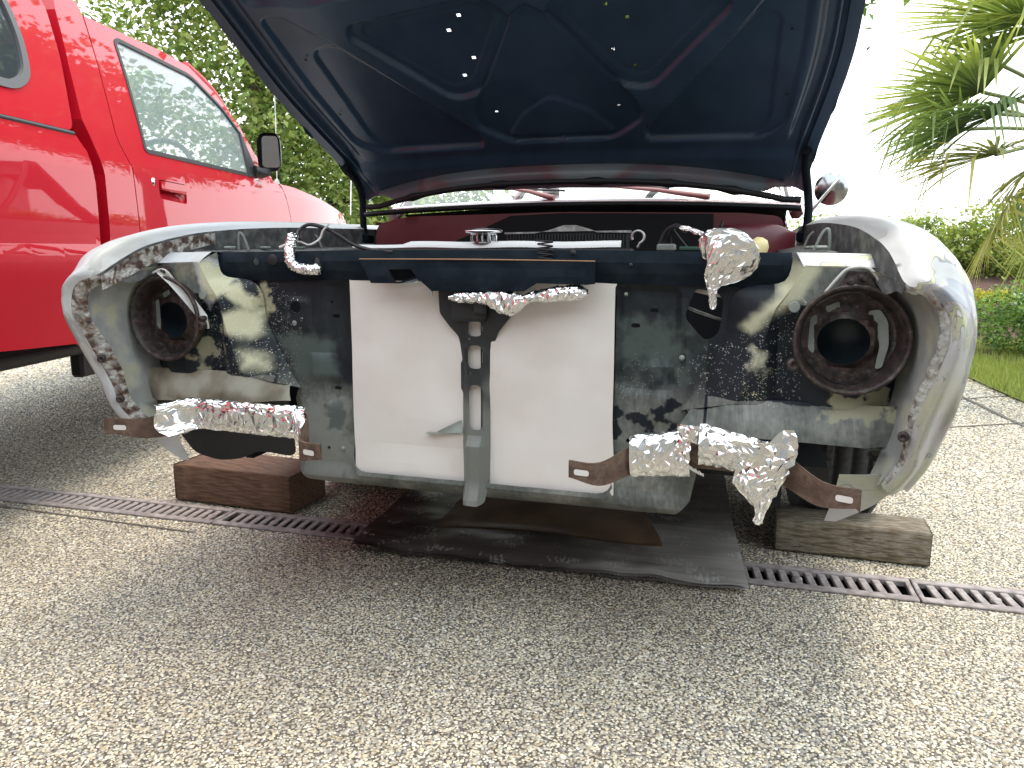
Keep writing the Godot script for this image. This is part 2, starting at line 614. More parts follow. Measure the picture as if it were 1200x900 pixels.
func ground() -> void:
	var agg := nm(ntex(0.05, [lin0(0.07, 0.06, 0.05), lin0(0.21, 0.185, 0.145), lin0(0.39, 0.35, 0.28), lin0(0.54, 0.50, 0.41)], [0.05, 0.25, 0.5, 0.85], 1024, 1, 61, true), 1.5, 0.75, 0.0, bumptex(0.05, 1024, 61, 1, 10.0, true), 0.8)
	agg.detail_enabled = false
	var drive := kind(Node3D.new(), "structure")
	drive.name = "driveway"
	add_child(drive)
	drive.set_meta("label", "exposed aggregate concrete driveway of small tan and grey pebbles")
	# slabs in front of and behind the drain
	for side in [1.0, -1.0]:
		var st := S()
		var z0: float = DRAIN_Z + side * DRAIN_HALF
		var z1: float = z0 + side * (14.0 if side > 0 else 120.0)
		var wdt := 14.0 if side > 0 else 120.0
		st.set_normal(Vector3.UP)
		quad(st, drain_world(Vector3(-wdt, 0, z0)), drain_world(Vector3(wdt, 0, z0)), drain_world(Vector3(wdt, 0, z1)), drain_world(Vector3(-wdt, 0, z1)))
		put("slab", st, agg, drive)
	var ch := S()
	for side in [1.0, -1.0]:
		quad(ch, drain_world(Vector3(-14, 0.001, DRAIN_Z + side * DRAIN_HALF)), drain_world(Vector3(14, 0.001, DRAIN_Z + side * DRAIN_HALF)), drain_world(Vector3(14, -0.12, DRAIN_Z + side * DRAIN_HALF)), drain_world(Vector3(-14, -0.12, DRAIN_Z + side * DRAIN_HALF)))
	quad(ch, drain_world(Vector3(-14, -0.12, DRAIN_Z - DRAIN_HALF)), drain_world(Vector3(14, -0.12, DRAIN_Z - DRAIN_HALF)), drain_world(Vector3(14, -0.12, DRAIN_Z + DRAIN_HALF)), drain_world(Vector3(-14, -0.12, DRAIN_Z + DRAIN_HALF)))
	put("drain_channel", ch, mat(0.03, 0.028, 0.026, 0.9), drive)
	var js := S()
	for j in JOINTS:
		var a := Vector3(j[0].x, 0.003, j[0].y)
		var b := Vector3(j[1].x, 0.003, j[1].y)
		var s: Vector3 = (b - a).normalized().cross(Vector3.UP) * j[2]
		quad(js, a - s, b - s, b + s, a + s)
	put("control_joint", js, mat(0.15, 0.135, 0.115, 0.95), drive)
	# the pebbles proud of the concrete
	var bm := S()
	bm.set_smooth_group(0)
	var rings := [[0.0, 0.62], [0.42, 0.55], [0.8, 0.3], [1.0, 0.0]]
	for i in 3:
		for k in 7:
			var q := []
			for w in [[i, k], [i, k + 1], [i + 1, k + 1], [i + 1, k]]:
				var a: float = TAU * w[1] / 7.0
				q.append(Vector3(cos(a) * rings[w[0]][0], rings[w[0]][1], sin(a) * rings[w[0]][0]))
			quad(bm, q[0], q[3], q[2], q[1])
	bm.generate_normals()
	var pm := bm.commit()
	var cols := [lin0(0.70, 0.61, 0.45), lin0(0.75, 0.69, 0.55), lin0(0.54, 0.475, 0.36), lin0(0.81, 0.75, 0.60), lin0(0.40, 0.365, 0.305), lin0(0.60, 0.57, 0.50), lin0(0.85, 0.80, 0.69), lin0(0.16, 0.145, 0.13), lin0(0.46, 0.37, 0.25), lin0(0.36, 0.355, 0.34), lin0(0.74, 0.64, 0.44), lin0(0.63, 0.56, 0.43)]
	var stains := [Vector4(-0.28, -1.42, 0.22, 0.06), Vector4(0.62, -1.5, 0.14, 0.10), Vector4(-1.5, -2.0, 0.14, 0.2), Vector4(1.7, -2.4, 0.14, 0.2)]
	var tf := []
	var tc := []
	var r := RandomNumberGenerator.new()
	r.seed = 77
	var z := -0.98
	while z > -7.5:
		var sp := 0.0058 * maxf(1.0, -z / 1.75)
		var half := 0.70 * -z + 0.12
		var x := -half
		while x < half:
			var p := Vector3(x + r.randf_range(-0.45, 0.45) * sp, 0, z + r.randf_range(-0.45, 0.45) * sp)
			x += sp
			var l := drain_local(p)
			if absf(l.z - DRAIN_Z) < DRAIN_HALF + 0.004:
				continue
			if joint_distance(Vector2(p.x, p.z)) < 0.002 + 0.004 * r.randf():
				continue
			var s := sp * r.randf_range(0.42, 0.78) * (1.35 if r.randf() < 0.06 else 1.0)
			var b := Basis(Vector3.UP, r.randf() * TAU) * Basis.from_scale(Vector3(s * r.randf_range(0.8, 1.25), s * r.randf_range(0.55, 0.95), s * r.randf_range(0.7, 1.0)))
			b = Basis(Vector3(r.randf() - 0.5, 0, r.randf() - 0.5).normalized(), r.randf() * 0.35) * b
			tf.append(Transform3D(b, p - Vector3(0, s * 0.22, 0)))
			var c: Color = cols[r.randi() % cols.size()]
			var g := r.randf_range(0.68, 1.0) * (1.0 + 0.16 * nz.get_noise_2d(p.x * 120.0, p.z * 120.0) + 0.14 * nz.get_noise_2d(p.x * 26.0, p.z * 26.0 + 300.0))
			for sn in stains:
				g *= 1.0 - sn.z * sm(1.0, 0.2, Vector2(p.x - sn.x, (p.z - sn.y) * 0.8).length() / sn.w + 0.5 * nz.get_noise_2d(p.x * 600.0, p.z * 600.0))
			tc.append(Color(c.r * g, c.g * g, c.b * g))
		z -= sp * 0.92
	var mm := MultiMesh.new()
	mm.transform_format = MultiMesh.TRANSFORM_3D
	mm.use_colors = true
	mm.mesh = pm
	mm.instance_count = tf.size()
	for i in tf.size():
		mm.set_instance_transform(i, tf[i])
		mm.set_instance_color(i, tc[i])
	print("pebbles ", tf.size())
	var pb := MultiMeshInstance3D.new()
	pb.name = "pebbles"
	pb.multimesh = mm
	var pmat := mat(1, 1, 1, 0.62)
	pmat.vertex_color_use_as_albedo = true
	pb.material_override = pmat
	kind(pb, "stuff")
	drive.add_child(pb)
	# drain grates, one metre each
	var frame_m := nm(ntex(0.02, [lin0(0.24, 0.205, 0.20), lin0(0.38, 0.34, 0.33)], [0.3, 0.7], 256, 4, 71), 4.0, 0.7)
	var labels := ["weathered plastic drain grate at the left edge, in front of the red truck", "weathered drain grate section passing the reddish brown wheel block", "drain grate section running under the car and the flattened cardboard", "grey drain grate section between the cardboard and the weathered right wheel block", "grey drain grate section beyond the joint at the right edge of the driveway"]
	var starts := [-3.0, -1.98, -1.0, 0.0, 0.965]
	var ends := [-1.984, -1.004, -0.004, 0.961, 1.965]
	var bar := S()
	box(bar, Vector3.ZERO, Vector3(0.0185, 0.012, 0.100), 0.002)
	bar.generate_normals()
	var barmesh := bar.commit()
	for g in 5:
		var x0: float = starts[g]
		var len: float = ends[g] - x0
		var o := thing("drain_grate", labels[g], "drain grate", drain_world(Vector3(x0, 0, DRAIN_Z)), DRAIN_TURN, "drain grates across the driveway")
		var fr := S()
		for s in [-1.0, 1.0]:
			box(fr, Vector3(len / 2, -0.002, s * (DRAIN_HALF - 0.013)), Vector3(len, 0.016, 0.025), 0.002)
			box(fr, Vector3(0.006 if s < 0 else len - 0.006, -0.0025, 0), Vector3(0.012, 0.014, 0.0955), 0.002)
		put("frame", fr, frame_m, o)
		var n := int((len - 0.03) / 0.0325)
		var pitch := (len - 0.024) / (n + 1)
		for k in n:
			var bi := MeshInstance3D.new()
			bi.mesh = barmesh
			place("bar", bi, frame_m, o, Vector3(0.012 + pitch * (k + 1), -0.004, 0))
			bi.rotation.y = 0.10
			if k % 8 == 4:
				var db := S()
				lathe(db, [[0.0, 0.004], [0.011, 0.004], [0.013, 0.0], [0.013, -0.006]], Vector3(0.012 + pitch * (k + 1), -0.001, 0), Basis(), 12)
				put("screw_boss", db, frame_m, o)

# ---------- the stripped car; its axes: x to the right as seen from the front, z towards the camera, origin under the radiator panel ----------
const FX0 := Vector2(-0.8, 0.28)
const LIP0 := 0.4615
const FX1 := Vector2(0.8, 0.86)

func front_uv(p: Vector2) -> Vector2:
	return Vector2((p.x - FX0.x) / (FX1.x - FX0.x), (FX1.y - p.y) / (FX1.y - FX0.y))

func front_paint() -> ImageTexture:
	var navy := Color(0.007, 0.011, 0.016)
	var teal := Color(0.028, 0.037, 0.036)
	var green := Color(0.098, 0.107, 0.095)
	var pale := Color(0.185, 0.19, 0.172)
	var cream := Color(0.54, 0.53, 0.36)
	var base := func(x: float, y: float) -> Color:
		var n := nz.get_noise_2d(x * 900.0, y * 900.0)
		var n2 := nz2.get_noise_2d(x * 7000.0, y * 7000.0)
		var ax := absf(x)
		var c := navy
		if ax < 0.455 and y < 0.78:      # radiator panel: dark overspray on top, old primer below
			var t := 1.0 - sm(0.52, 0.60, y + n * 0.05 + (0.02 if x < 0 else 0.0))
			var g := (1.0 - sm(0.01, 0.05, absf(y - 0.64) - 0.03 + n * 0.05)) * (0.55 if x > 0.0 else 0.25)
			c = navy.lerp(teal, clampf(g + n * 0.4, 0.0, 1.0)).lerp(green, t).lerp(pale, t * clampf(0.35 + n * 1.3, 0.0, 1.0))
			c = c.lerp(Color(0.06, 0.065, 0.06), sm(0.35, 0.31, y + n * 0.03) * 0.7)
		elif ax > 0.565 and y > 0.735:
			c = green.lerp(pale, clampf(0.45 + n, 0.0, 1.0))
			if x < 0:
				c = c.lerp(Color(0.24, 0.23, 0.15), clampf(n * 2.0, 0.0, 0.8))
		if ax > 0.46 and y < 0.562 + n * 0.01:
			c = green.lerp(pale, clampf(0.5 + n * 1.2, 0.0, 1.0))
			if x < 0:
				c = c.lerp(Color(0.11, 0.085, 0.055), clampf(0.5 + n2 * 0.8 + n, 0.0, 0.9))
		var sc := nz2.get_noise_2d(x * 24000.0 + y * 3000.0, y * 1500.0)   # fine scratches and grime
		return c * (1.0 + 0.22 * n2 + 0.18 * sc + 0.25 * nz.get_noise_2d(x * 6000.0, y * 2500.0))
	var B := []
	var add := func(a: Array, c: Color, soft: float, warp: float, speck := 0.0, amt := 1.0) -> void:
		B.append({"q": P2(a), "c": c, "soft": soft, "warp": warp, "speck": speck, "amt": amt})
	# left wing plate
	add.call([-0.625, 0.815, -0.556, 0.80, -0.540, 0.765, -0.60, 0.70], Color(0.33, 0.34, 0.36), 0.004, 0.004)
	add.call([-0.609, 0.800, -0.558, 0.785, -0.547, 0.762, -0.492, 0.717, -0.519, 0.700, -0.555, 0.732, -0.589, 0.722, -0.606, 0.759], cream, 0.009, 0.006)
	add.call([-0.569, 0.690, -0.529, 0.700, -0.491, 0.697, -0.491, 0.650, -0.508, 0.636, -0.559, 0.652], cream, 0.012, 0.004)
	add.call([-0.526, 0.609, -0.487, 0.605, -0.470, 0.572, -0.515, 0.576], cream, 0.018, 0.006)
	add.call([-0.62, 0.82, -0.40, 0.72, -0.41, 0.50, -0.60, 0.56], Color(0.65, 0.64, 0.55), 0.01, 0.01, 0.14)
	add.call([-0.575, 0.70, -0.555, 0.60, -0.53, 0.56, -0.56, 0.56, -0.60, 0.62], Color(0.6, 0.58, 0.45), 0.01, 0.01, 0.3)
	add.call([-0.505, 0.76, -0.475, 0.745, -0.47, 0.70, -0.50, 0.715], Color(0.40, 0.37, 0.24), 0.005, 0.012, 0.0, 0.8)
	add.call([-0.66, 0.64, -0.60, 0.66, -0.585, 0.60, -0.63, 0.57], Color(0.32, 0.30, 0.20), 0.01, 0.03, 0.0, 0.8)
	add.call([-0.467, 0.642, -0.39, 0.650, -0.328, 0.632, -0.325, 0.560, -0.408, 0.542], Color(0.075, 0.098, 0.09), 0.016, 0.01, 0.0, 0.85)
	add.call([-0.438, 0.492, -0.296, 0.50, -0.29, 0.30, -0.43, 0.30], Color(0.20, 0.21, 0.19), 0.016, 0.02, 0.0, 0.8)
	add.call([-0.35, 0.49, -0.31, 0.50, -0.31, 0.44, -0.34, 0.45], Color(0.06, 0.08, 0.075), 0.01, 0.02, 0.0, 0.8)
	# right wing plate
	add.call([0.587, 0.805, 0.640, 0.805, 0.61, 0.745, 0.586, 0.733, 0.563, 0.716, 0.530, 0.681, 0.512, 0.695, 0.529, 0.715, 0.570, 0.750], cream, 0.010, 0.004, 0.0, 0.75)
	add.call([0.556, 0.640, 0.535, 0.655, 0.53, 0.628, 0.55, 0.615], Color(0.5, 0.49, 0.36), 0.012, 0.012, 0.0, 0.8)
	add.call([0.50, 0.66, 0.60, 0.66, 0.60, 0.57, 0.50, 0.57], Color(0.72, 0.70, 0.6), 0.02, 0.02, 0.2)
	add.call([0.525, 0.625, 0.575, 0.62, 0.58, 0.575, 0.52, 0.575], Color(0.62, 0.50, 0.25), 0.012, 0.02, 0.42)
	add.call([0.40, 0.60, 0.62, 0.76, 0.64, 0.60, 0.46, 0.56], Color(0.62, 0.63, 0.6), 0.01, 0.02, 0.10)
	add.call([0.44, 0.61, 0.45, 0.63, 0.46, 0.59, 0.445, 0.58], Color(0.6, 0.6, 0.5), 0.008, 0.01, 0.3)
	add.call([0.655, 0.575, 0.76, 0.60, 0.76, 0.545, 0.66, 0.55], Color(0.30, 0.29, 0.20), 0.005, 0.02)
	add.call([0.286, 0.690, 0.389, 0.692, 0.414, 0.643, 0.421, 0.590, 0.288, 0.623], Color(0.075, 0.098, 0.088), 0.03, 0.03, 0.0, 0.75)
	# peeled dark patches low on the right of the panel
	add.call([0.280, 0.530, 0.288, 0.530, 0.302, 0.478, 0.285, 0.455, 0.276, 0.47], navy, 0.003, 0.016)
	add.call([0.312, 0.505, 0.345, 0.508, 0.385, 0.545, 0.404, 0.540, 0.385, 0.508, 0.352, 0.488, 0.345, 0.462, 0.335, 0.49], navy, 0.003, 0.016)
	add.call([0.395, 0.495, 0.415, 0.497, 0.41, 0.47, 0.39, 0.475], navy, 0.003, 0.012)
	add.call([0.29, 0.60, 0.36, 0.63, 0.34, 0.55, 0.28, 0.55], Color(0.25, 0.28, 0.25), 0.01, 0.02, 0.16)
	return paint(1200, 440, FX0, FX1, base, B)

func fender_paint(right: bool) -> ImageTexture:
	# u along the wing from the rear to its lower tail, v from the hood gap round to the side
	var greyc := Color(0.36, 0.37, 0.375) if right else Color(0.52, 0.535, 0.55)
	var limec := Color(0.50, 0.51, 0.30)
	var base := func(u: float, v: float) -> Color:
		var n := nz.get_noise_2d(u * 360.0 + 31.0, v * 130.0)
		var n2 := nz2.get_noise_2d(u * 2400.0, v * 900.0)
		var c := greyc
		if right:
			var zone := sm(0.28, 0.34, u) * (1.0 - sm(0.62, 0.72, u) * 0.75)
			var k := n * 1.7 + 0.06
			var lime := sm(0.10, 0.13, k) * (1.0 - sm(0.32, 0.36, k)) * zone
			var ring := (1.0 - sm(0.006, 0.022, absf(k - 0.11))) * zone
			var ring2 := (1.0 - sm(0.005, 0.02, absf(k - 0.35))) * zone
			var pink := sm(-0.05, -0.25, k) * sm(0.44, 0.52, u)
			c = c.lerp(Color(0.45, 0.41, 0.39), pink * 0.8)
			c = c.lerp(limec, lime * 0.85).lerp(Color(0.13, 0.14, 0.16), clampf(ring + ring2, 0.0, 1.0) * 0.85)
			c *= 1.0 + 0.12 * nz.get_noise_2d(u * 1500.0, v * 500.0)
			c = c.lerp(Color(0.70, 0.70, 0.68), sm(0.36, 0.45, k) * zone)
			c = c.lerp(Color(0.18, 0.22, 0.27), sm(-0.3, -0.42, k) * zone * 0.7)
			c = c.lerp(Color(0.40, 0.39, 0.27), sm(0.70, 0.82, u) * clampf(0.5 + n * 1.8, 0.0, 1.0))
			c = c.lerp(Color(0.16, 0.11, 0.08), sm(0.66, 0.74, u) * sm(0.22, 0.34, nz.get_noise_2d(u * 900.0 + 7.0, v * 420.0)) * sm(0.5, 0.2, v))
			c = c.lerp(Color(0.12, 0.13, 0.15), (1.0 - sm(0.004, 0.016, absf(nz.get_noise_2d(u * 520.0 + 90.0, v * 240.0) - 0.12))) * sm(0.45, 0.52, u) * 0.7)
		else:
			c = c.lerp(Color(0.40, 0.40, 0.37), clampf(n * 1.6, 0.0, 0.7))
			c = c.lerp(Color(0.34, 0.30, 0.27), sm(0.62, 0.8, u) * clampf(0.4 + n * 1.4, 0.0, 0.8))
			c = c.lerp(Color(0.24, 0.23, 0.22), sm(0.30, 0.42, n + 0.25 * n2) * sm(0.35, 0.5, u) * 0.8)
		return c * (1.0 + 0.06 * n2)
	return paint(900, 360, Vector2.ZERO, Vector2.ONE, base, [])

# stations of the right wing from the rear to its lower tail; five points each: hood edge or lip, crown, shoulder, side, wheel arch
func wing_rows() -> Array:
	return [
		[Vector3(0.655, 0.893, -1.00), Vector3(0.700, 0.908, -1.00), Vector3(0.790, 0.885, -1.00), Vector3(0.850, 0.80, -1.00), Vector3(0.868, 0.66, -1.00)],
		[Vector3(0.662, 0.889, -0.60), Vector3(0.705, 0.905, -0.60), Vector3(0.795, 0.880, -0.60), Vector3(0.852, 0.79, -0.62), Vector3(0.868, 0.62, -0.82)],
		[Vector3(0.672, 0.883, -0.30), Vector3(0.715, 0.899, -0.29), Vector3(0.800, 0.873, -0.30), Vector3(0.856, 0.775, -0.35), Vector3(0.868, 0.57, -0.74)],
		[Vector3(0.700, 0.868, -0.08), Vector3(0.738, 0.885, -0.06), Vector3(0.810, 0.857, -0.08), Vector3(0.860, 0.755, -0.16), Vector3(0.868, 0.52, -0.70)],
		[Vector3(0.722, 0.842, 0.06), Vector3(0.758, 0.860, 0.085), Vector3(0.820, 0.832, 0.06), Vector3(0.862, 0.735, -0.05), Vector3(0.868, 0.48, -0.69)],
		[Vector3(0.735, 0.810, 0.14), Vector3(0.770, 0.826, 0.170), Vector3(0.828, 0.803, 0.14), Vector3(0.864, 0.715, 0.01), Vector3(0.868, 0.455, -0.685)],
		[Vector3(0.744, 0.779, 0.195), Vector3(0.775, 0.790, 0.214), Vector3(0.830, 0.768, 0.17), Vector3(0.864, 0.69, 0.04), Vector3(0.868, 0.44, -0.68)],
		[Vector3(0.777, 0.764, 0.215), Vector3(0.798, 0.766, 0.228), Vector3(0.838, 0.739, 0.18), Vector3(0.864, 0.66, 0.045), Vector3(0.868, 0.42, -0.68)],
		[Vector3(0.799, 0.737, 0.214), Vector3(0.815, 0.736, 0.225), Vector3(0.842, 0.715, 0.175), Vector3(0.865, 0.64, 0.04), Vector3(0.868, 0.41, -0.678)],
		[Vector3(0.806, 0.697, 0.209), Vector3(0.820, 0.694, 0.219), Vector3(0.843, 0.684, 0.165), Vector3(0.864, 0.61, 0.03), Vector3(0.868, 0.395, -0.675)],
		[Vector3(0.795, 0.628, 0.183), Vector3(0.811, 0.624, 0.194), Vector3(0.838, 0.612, 0.135), Vector3(0.860, 0.55, 0.01), Vector3(0.866, 0.37, -0.67)],
		[Vector3(0.780, 0.560, 0.158), Vector3(0.798, 0.553, 0.168), Vector3(0.826, 0.545, 0.100), Vector3(0.850, 0.49, -0.01), Vector3(0.860, 0.34, -0.665)],
		[Vector3(0.774, 0.490, 0.138), Vector3(0.788, 0.483, 0.145), Vector3(0.810, 0.475, 0.080), Vector3(0.836, 0.44, -0.03), Vector3(0.850, 0.32, -0.66)],
		[Vector3(0.752, 0.436, 0.105), Vector3(0.766, 0.430, 0.112), Vector3(0.790, 0.424, 0.060), Vector3(0.812, 0.40, -0.04), Vector3(0.835, 0.305, -0.655)],
	]

func wing_point(R: Array, u: float, v: float) -> Vector3:
	var n := R.size()
	var x := clampf(u * (n - 1), 0.0, n - 1.001)
	var i := int(x)
	var pts := []
	for k in 5:
		pts.append((R[i][k] as Vector3).cubic_interpolate(R[i + 1][k], R[maxi(i - 1, 0)][k], R[mini(i + 2, n - 1)][k], x - i))
	var y := clampf(v * 4.0, 0.0, 3.999)
	var j := int(y)
	return (pts[j] as Vector3).cubic_interpolate(pts[j + 1], pts[maxi(j - 1, 0)], pts[mini(j + 2, 4)], y - j)

func flip(p: Vector3, s: float) -> Vector3:
	return Vector3(p.x * s, p.y, p.z)

func build_car() -> void:
	car = thing("classic_car", "stripped classic car with open hood, empty headlight buckets and patchy primer", "car", CAR_AT, CAR_YAW)
	var fp := painted(front_paint(), 0.5)
	fp.metallic_specular = 0.4
	var R := wing_rows()
	M.wing_right = painted(fender_paint(true), 0.34)
	M.wing_left = painted(fender_paint(false), 0.36)
	# --- radiator panel, dished round the opening ---
	var half := P2([0.0, 0.3, 0.17, 0.303, 0.33, 0.303, 0.405, 0.314, 0.433, 0.345, 0.443, 0.40, 0.446, 0.45, 0.436, 0.50, 0.416, 0.53, 0.446, 0.56, 0.490, 0.655, 0.505, 0.71, 0.530, 0.765, 0.520, 0.790, 0.0, 0.790])
	var outline := half.duplicate()
	var mm := mirror(half)
	for i in range(1, mm.size() - 1):
		outline.append(mm[i])
	var holes := [rounded(P2([-0.283, 0.352, 0.283, 0.352, 0.283, 0.770, -0.283, 0.770]), 0.03),
		rounded(P2([0.450, 0.660, 0.474, 0.676, 0.480, 0.735, 0.468, 0.752, 0.428, 0.758, 0.410, 0.704]), 0.012),
		disc2(Vector2(-0.411, 0.706), 0.013, 0.013), disc2(Vector2(-0.405, 0.437), 0.0075, 0.0075), disc2(Vector2(-0.348, 0.396), 0.0045, 0.0045, 8)]
	for c in [[0.353, 0.715], [0.319, 0.685], [0.368, 0.578], [-0.322, 0.687], [0.316, 0.461], [-0.325, 0.53]]:
		holes.append(slot(Vector2(c[0], c[1]), 0.0085, 0.0042, 3))
	holes.append(disc2(Vector2(-0.331, 0.717), 0.0032, 0.0032, 7))
	var rec := rounded(P2([0.287, 0.56, 0.40, 0.56, 0.415, 0.645, 0.398, 0.69, 0.405, 0.745, 0.389, 0.761, 0.287, 0.761]), 0.02)
	var rect := P2([0.350, 0.505, 0.390, 0.505, 0.390, 0.614, 0.350, 0.614])
	var recl := rounded(P2([-0.287, 0.50, -0.287, 0.755, -0.34, 0.755, -0.345, 0.50]), 0.012)
	var rectl := P2([-0.38, 0.545, -0.325, 0.548, -0.328, 0.60, -0.382, 0.6])
	var boxl := P2([-0.435, 0.655, -0.38, 0.655, -0.38, 0.725, -0.435, 0.725])
	var panel_f := func(x: float, y: float, d: float) -> Vector3:
		var p := Vector2(x, y)
		var z := 0.0
		z -= 0.012 * (1.0 - sm(-0.007, 0.007, sdpoly(p, rec)))
		z += 0.007 * (1.0 - sm(-0.004, 0.004, sdpoly(p, rect)))
		z -= 0.010 * (1.0 - sm(-0.006, 0.006, sdpoly(p, recl)))
		z += 0.006 * (1.0 - sm(-0.004, 0.004, sdpoly(p, rectl)))
		z += 0.007 * (1.0 - sm(-0.005, 0.005, sdpoly(p, boxl)))
		var e := sdpoly(p, holes[0])
		z += 0.012 * (1.0 - sm(0.0, 0.018, e)) * sm(0.42, 0.36, y)   # raised bottom lip of the opening
		if y < 0.36:
			z -= 0.05 * pow((0.36 - y) / 0.06, 2.0)
			z += 0.02 * sm(0.36, 0.335, y) * sm(0.30, 0.325, y)
		z -= 0.03 * sm(0.405, 0.445, absf(x)) * sm(0.56, 0.46, y)
		z += 0.0012 * nz.get_noise_2d(x * 1500.0, y * 1500.0)
		return Vector3(x, y, z - d)
	var st := S()
	patch(st, outline, holes, 0.011, panel_f, 0.004, front_uv)
	var panel := put("radiator_panel", st, fp, car)
	for c in [[0.510, 0.735, 0.006], [0.409, 0.628, 0.0042], [0.301, 0.745, 0.003], [-0.416, 0.671, 0.009], [0.431, 0.531, 0.007], [-0.312, 0.398, 0.004]]:
		st = S()
		lathe(st, [[0.0, 0.004], [c[2] * 0.6, 0.004], [c[2], 0.0005], [c[2] * 1.35, -0.002]], Vector3(c[0], c[1], 0.003), facing(Vector3.BACK), 10)
		put("bolt", st, M.grey, panel)
	# bottom flange of the panel that runs back under the car
	st = S()
	grid(st, 40, 4, func(u: float, v: float): 
		var x := lerpf(-0.43, 0.43, u)
		var y := 0.303 + 0.05 * pow(absf(x) / 0.44, 6.0)
		return Vector3(x, y + 0.02 * v * v, lerpf(-0.05, -0.20, v)), func(p: Vector3, u: float, v: float): return front_uv(Vector2(p.x, 0.30)))
	put("lower_flange", st, fp, panel)
	# --- tie bar ---
	st = S()
	patch(st, P2([-0.600, 0.765, 0.592, 0.765, 0.592, 0.827, -0.600, 0.827]), [disc2(Vector2(-0.501, 0.806), 0.008, 0.008, 10), disc2(Vector2(-0.352, 0.806), 0.008, 0.008, 10)], 0.02, func(x: float, y: float, d: float): 
		return Vector3(x, y - 0.004 * sm(0.2, 0.6, absf(x)), 0.006 + 0.006 * sm(0.775, 0.79, y) * (1.0 - sm(0.812, 0.826, y)) - d - 0.012 * sm(0.822, 0.827, y)), 0.003)
	grid(st, 30, 1, func(u: float, v: float): return Vector3(lerpf(-0.600, 0.592, u), 0.8235 - 0.004 * sm(0.2, 0.6, absf(lerpf(-0.6, 0.592, u))) , -0.009 - 0.06 * v))
	var tie := put("tie_bar", st, M.dark, car)
	st = S()
	for c in [[-0.458, 0.807, 0.012], [0.31, 0.80, 0.004], [0.20, 0.822, 0.006]]:
		lathe(st, [[0.0, 0.002], [c[2] * 0.5, 0.003], [c[2], 0.0]], Vector3(c[0], c[1], 0.013), facing(Vector3.BACK), 12)
	put("plug", st, M.black, tie)
	# --- headlight housings: wing plate, wall, sloping ledges ---
	for s in [-1.0, 1.0]:
		var h := S()
		var uvf := func(p: Vector3, u: float, v: float) -> Vector2: return front_uv(Vector2(p.x, p.y))
		var A := [Vector3(0.594, 0.823, 0.018), Vector3(0.582, 0.774, 0.018), Vector3(0.517, 0.762, 0.014), Vector3(0.492, 0.735, 0.008), Vector3(0.484, 0.670, 0.003), Vector3(0.437, 0.570, 0.002), Vector3(0.410, 0.528, 0.002)]
		var Bq := [Vector3(0.612, 0.802, 0.058), Vector3(0.598, 0.774, 0.060), Vector3(0.582, 0.748, 0.061), Vector3(0.565, 0.720, 0.062), Vector3(0.550, 0.660, 0.062), Vector3(0.532, 0.600, 0.062), Vector3(0.512, 0.558, 0.060)]
		var SA := spline(A, 5)
		var SB := spline(Bq, 5)
		var nn := SA.size() - 1
		grid(h, 8, nn, func(u: float, v: float):
			var k := int(round(v * nn))
			var p: Vector3 = SA[k].lerp(SB[k], u)
			p.z += 0.003 * nz.get_noise_2d(p.x * 700.0, p.y * 700.0)
			return flip(p, s), uvf)
		put("wing_plate", h, fp, car)
		# wall behind the headlight with the big round hole
		h = S()
		var wall := P2([0.612, 0.802, 0.590, 0.760, 0.565, 0.720, 0.550, 0.660, 0.532, 0.600, 0.512, 0.558, 0.757, 0.558, 0.790, 0.60, 0.800, 0.70, 0.785, 0.75, 0.735, 0.800])
		patch(h, wall, [disc2(Vector2(0.690, 0.680), 0.078, 0.078, 24)], 0.016, func(x: float, y: float, d: float):
			var z := 0.060 - 0.045 * sm(0.69, 0.79, x) - 0.02 * sm(0.735, 0.68, y) * sm(0.66, 0.60, x) * sm(0.55, 0.58, x)
			z += 0.002 * nz.get_noise_2d(x * 900.0, y * 900.0)
			return Vector3(x * s, y, z - d), 0.003, func(p: Vector2): return front_uv(Vector2(p.x * s, p.y)))
		put("headlight_wall", h, fp, car)
		# chamfered ledge on top
		h = S()
		grid(h, 12, 4, func(u: float, v: float):
			var a := Vector3(lerpf(0.598, 0.728, u), lerpf(0.8235, 0.821, u), 0.030)
			var b := Vector3(lerpf(0.609, 0.732, u), lerpf(0.800, 0.799, u), 0.060)
			var p := a.lerp(b, v)
			p.z += 0.003 * sin(v * PI) + 0.002 * nz.get_noise_2d(p.x * 900.0, p.z * 900.0)
			return flip(p, s), func(p: Vector3, u: float, v: float): return Vector2(0.30 + 0.18 * u, 0.22 + 0.1 * v))
		grid(h, 6, 2, func(u: float, v: float): return flip(Vector3(lerpf(0.598, 0.728, u), 0.8235 - 0.0025 * u, lerpf(0.030, -0.06, v)), s), func(p: Vector3, u: float, v: float): return Vector2(0.30 + 0.12 * u, 0.30 + 0.1 * v))
		put("headlight_ledge", h, M.wing_right if s > 0 else M.wing_left, car)
		# sloping gravel ledge below
		h = S()
		grid(h, 24, 6, func(u: float, v: float):
			var a := Vector3(lerpf(0.438, 0.772, u), lerpf(0.545, 0.566, sm(0.0, 0.25, u)), lerpf(-0.004, 0.052, sm(0.0, 0.25, u)))
			var b := Vector3(lerpf(0.410, 0.770, u), lerpf(0.507, 0.497, u), lerpf(0.045, 0.085, sm(0.0, 0.3, u)) - 0.03 * sm(0.85, 1.0, u))
			var p := a.lerp(b, v)
			p.z += 0.006 * sin(v * PI) + 0.003 * nz.get_noise_2d(p.x * 900.0, p.y * 900.0)
			return flip(p, s), uvf)
		grid(h, 12, 1, func(u: float, v: float): return flip(Vector3(lerpf(0.437, 0.755, u), lerpf(0.507, 0.497, u) - 0.004 * v, lerpf(0.045, 0.085, sm(0.0, 0.3, u)) - 0.02 * v), s), uvf)
		put("gravel_ledge", h, fp if s > 0 else M.dirty, car)
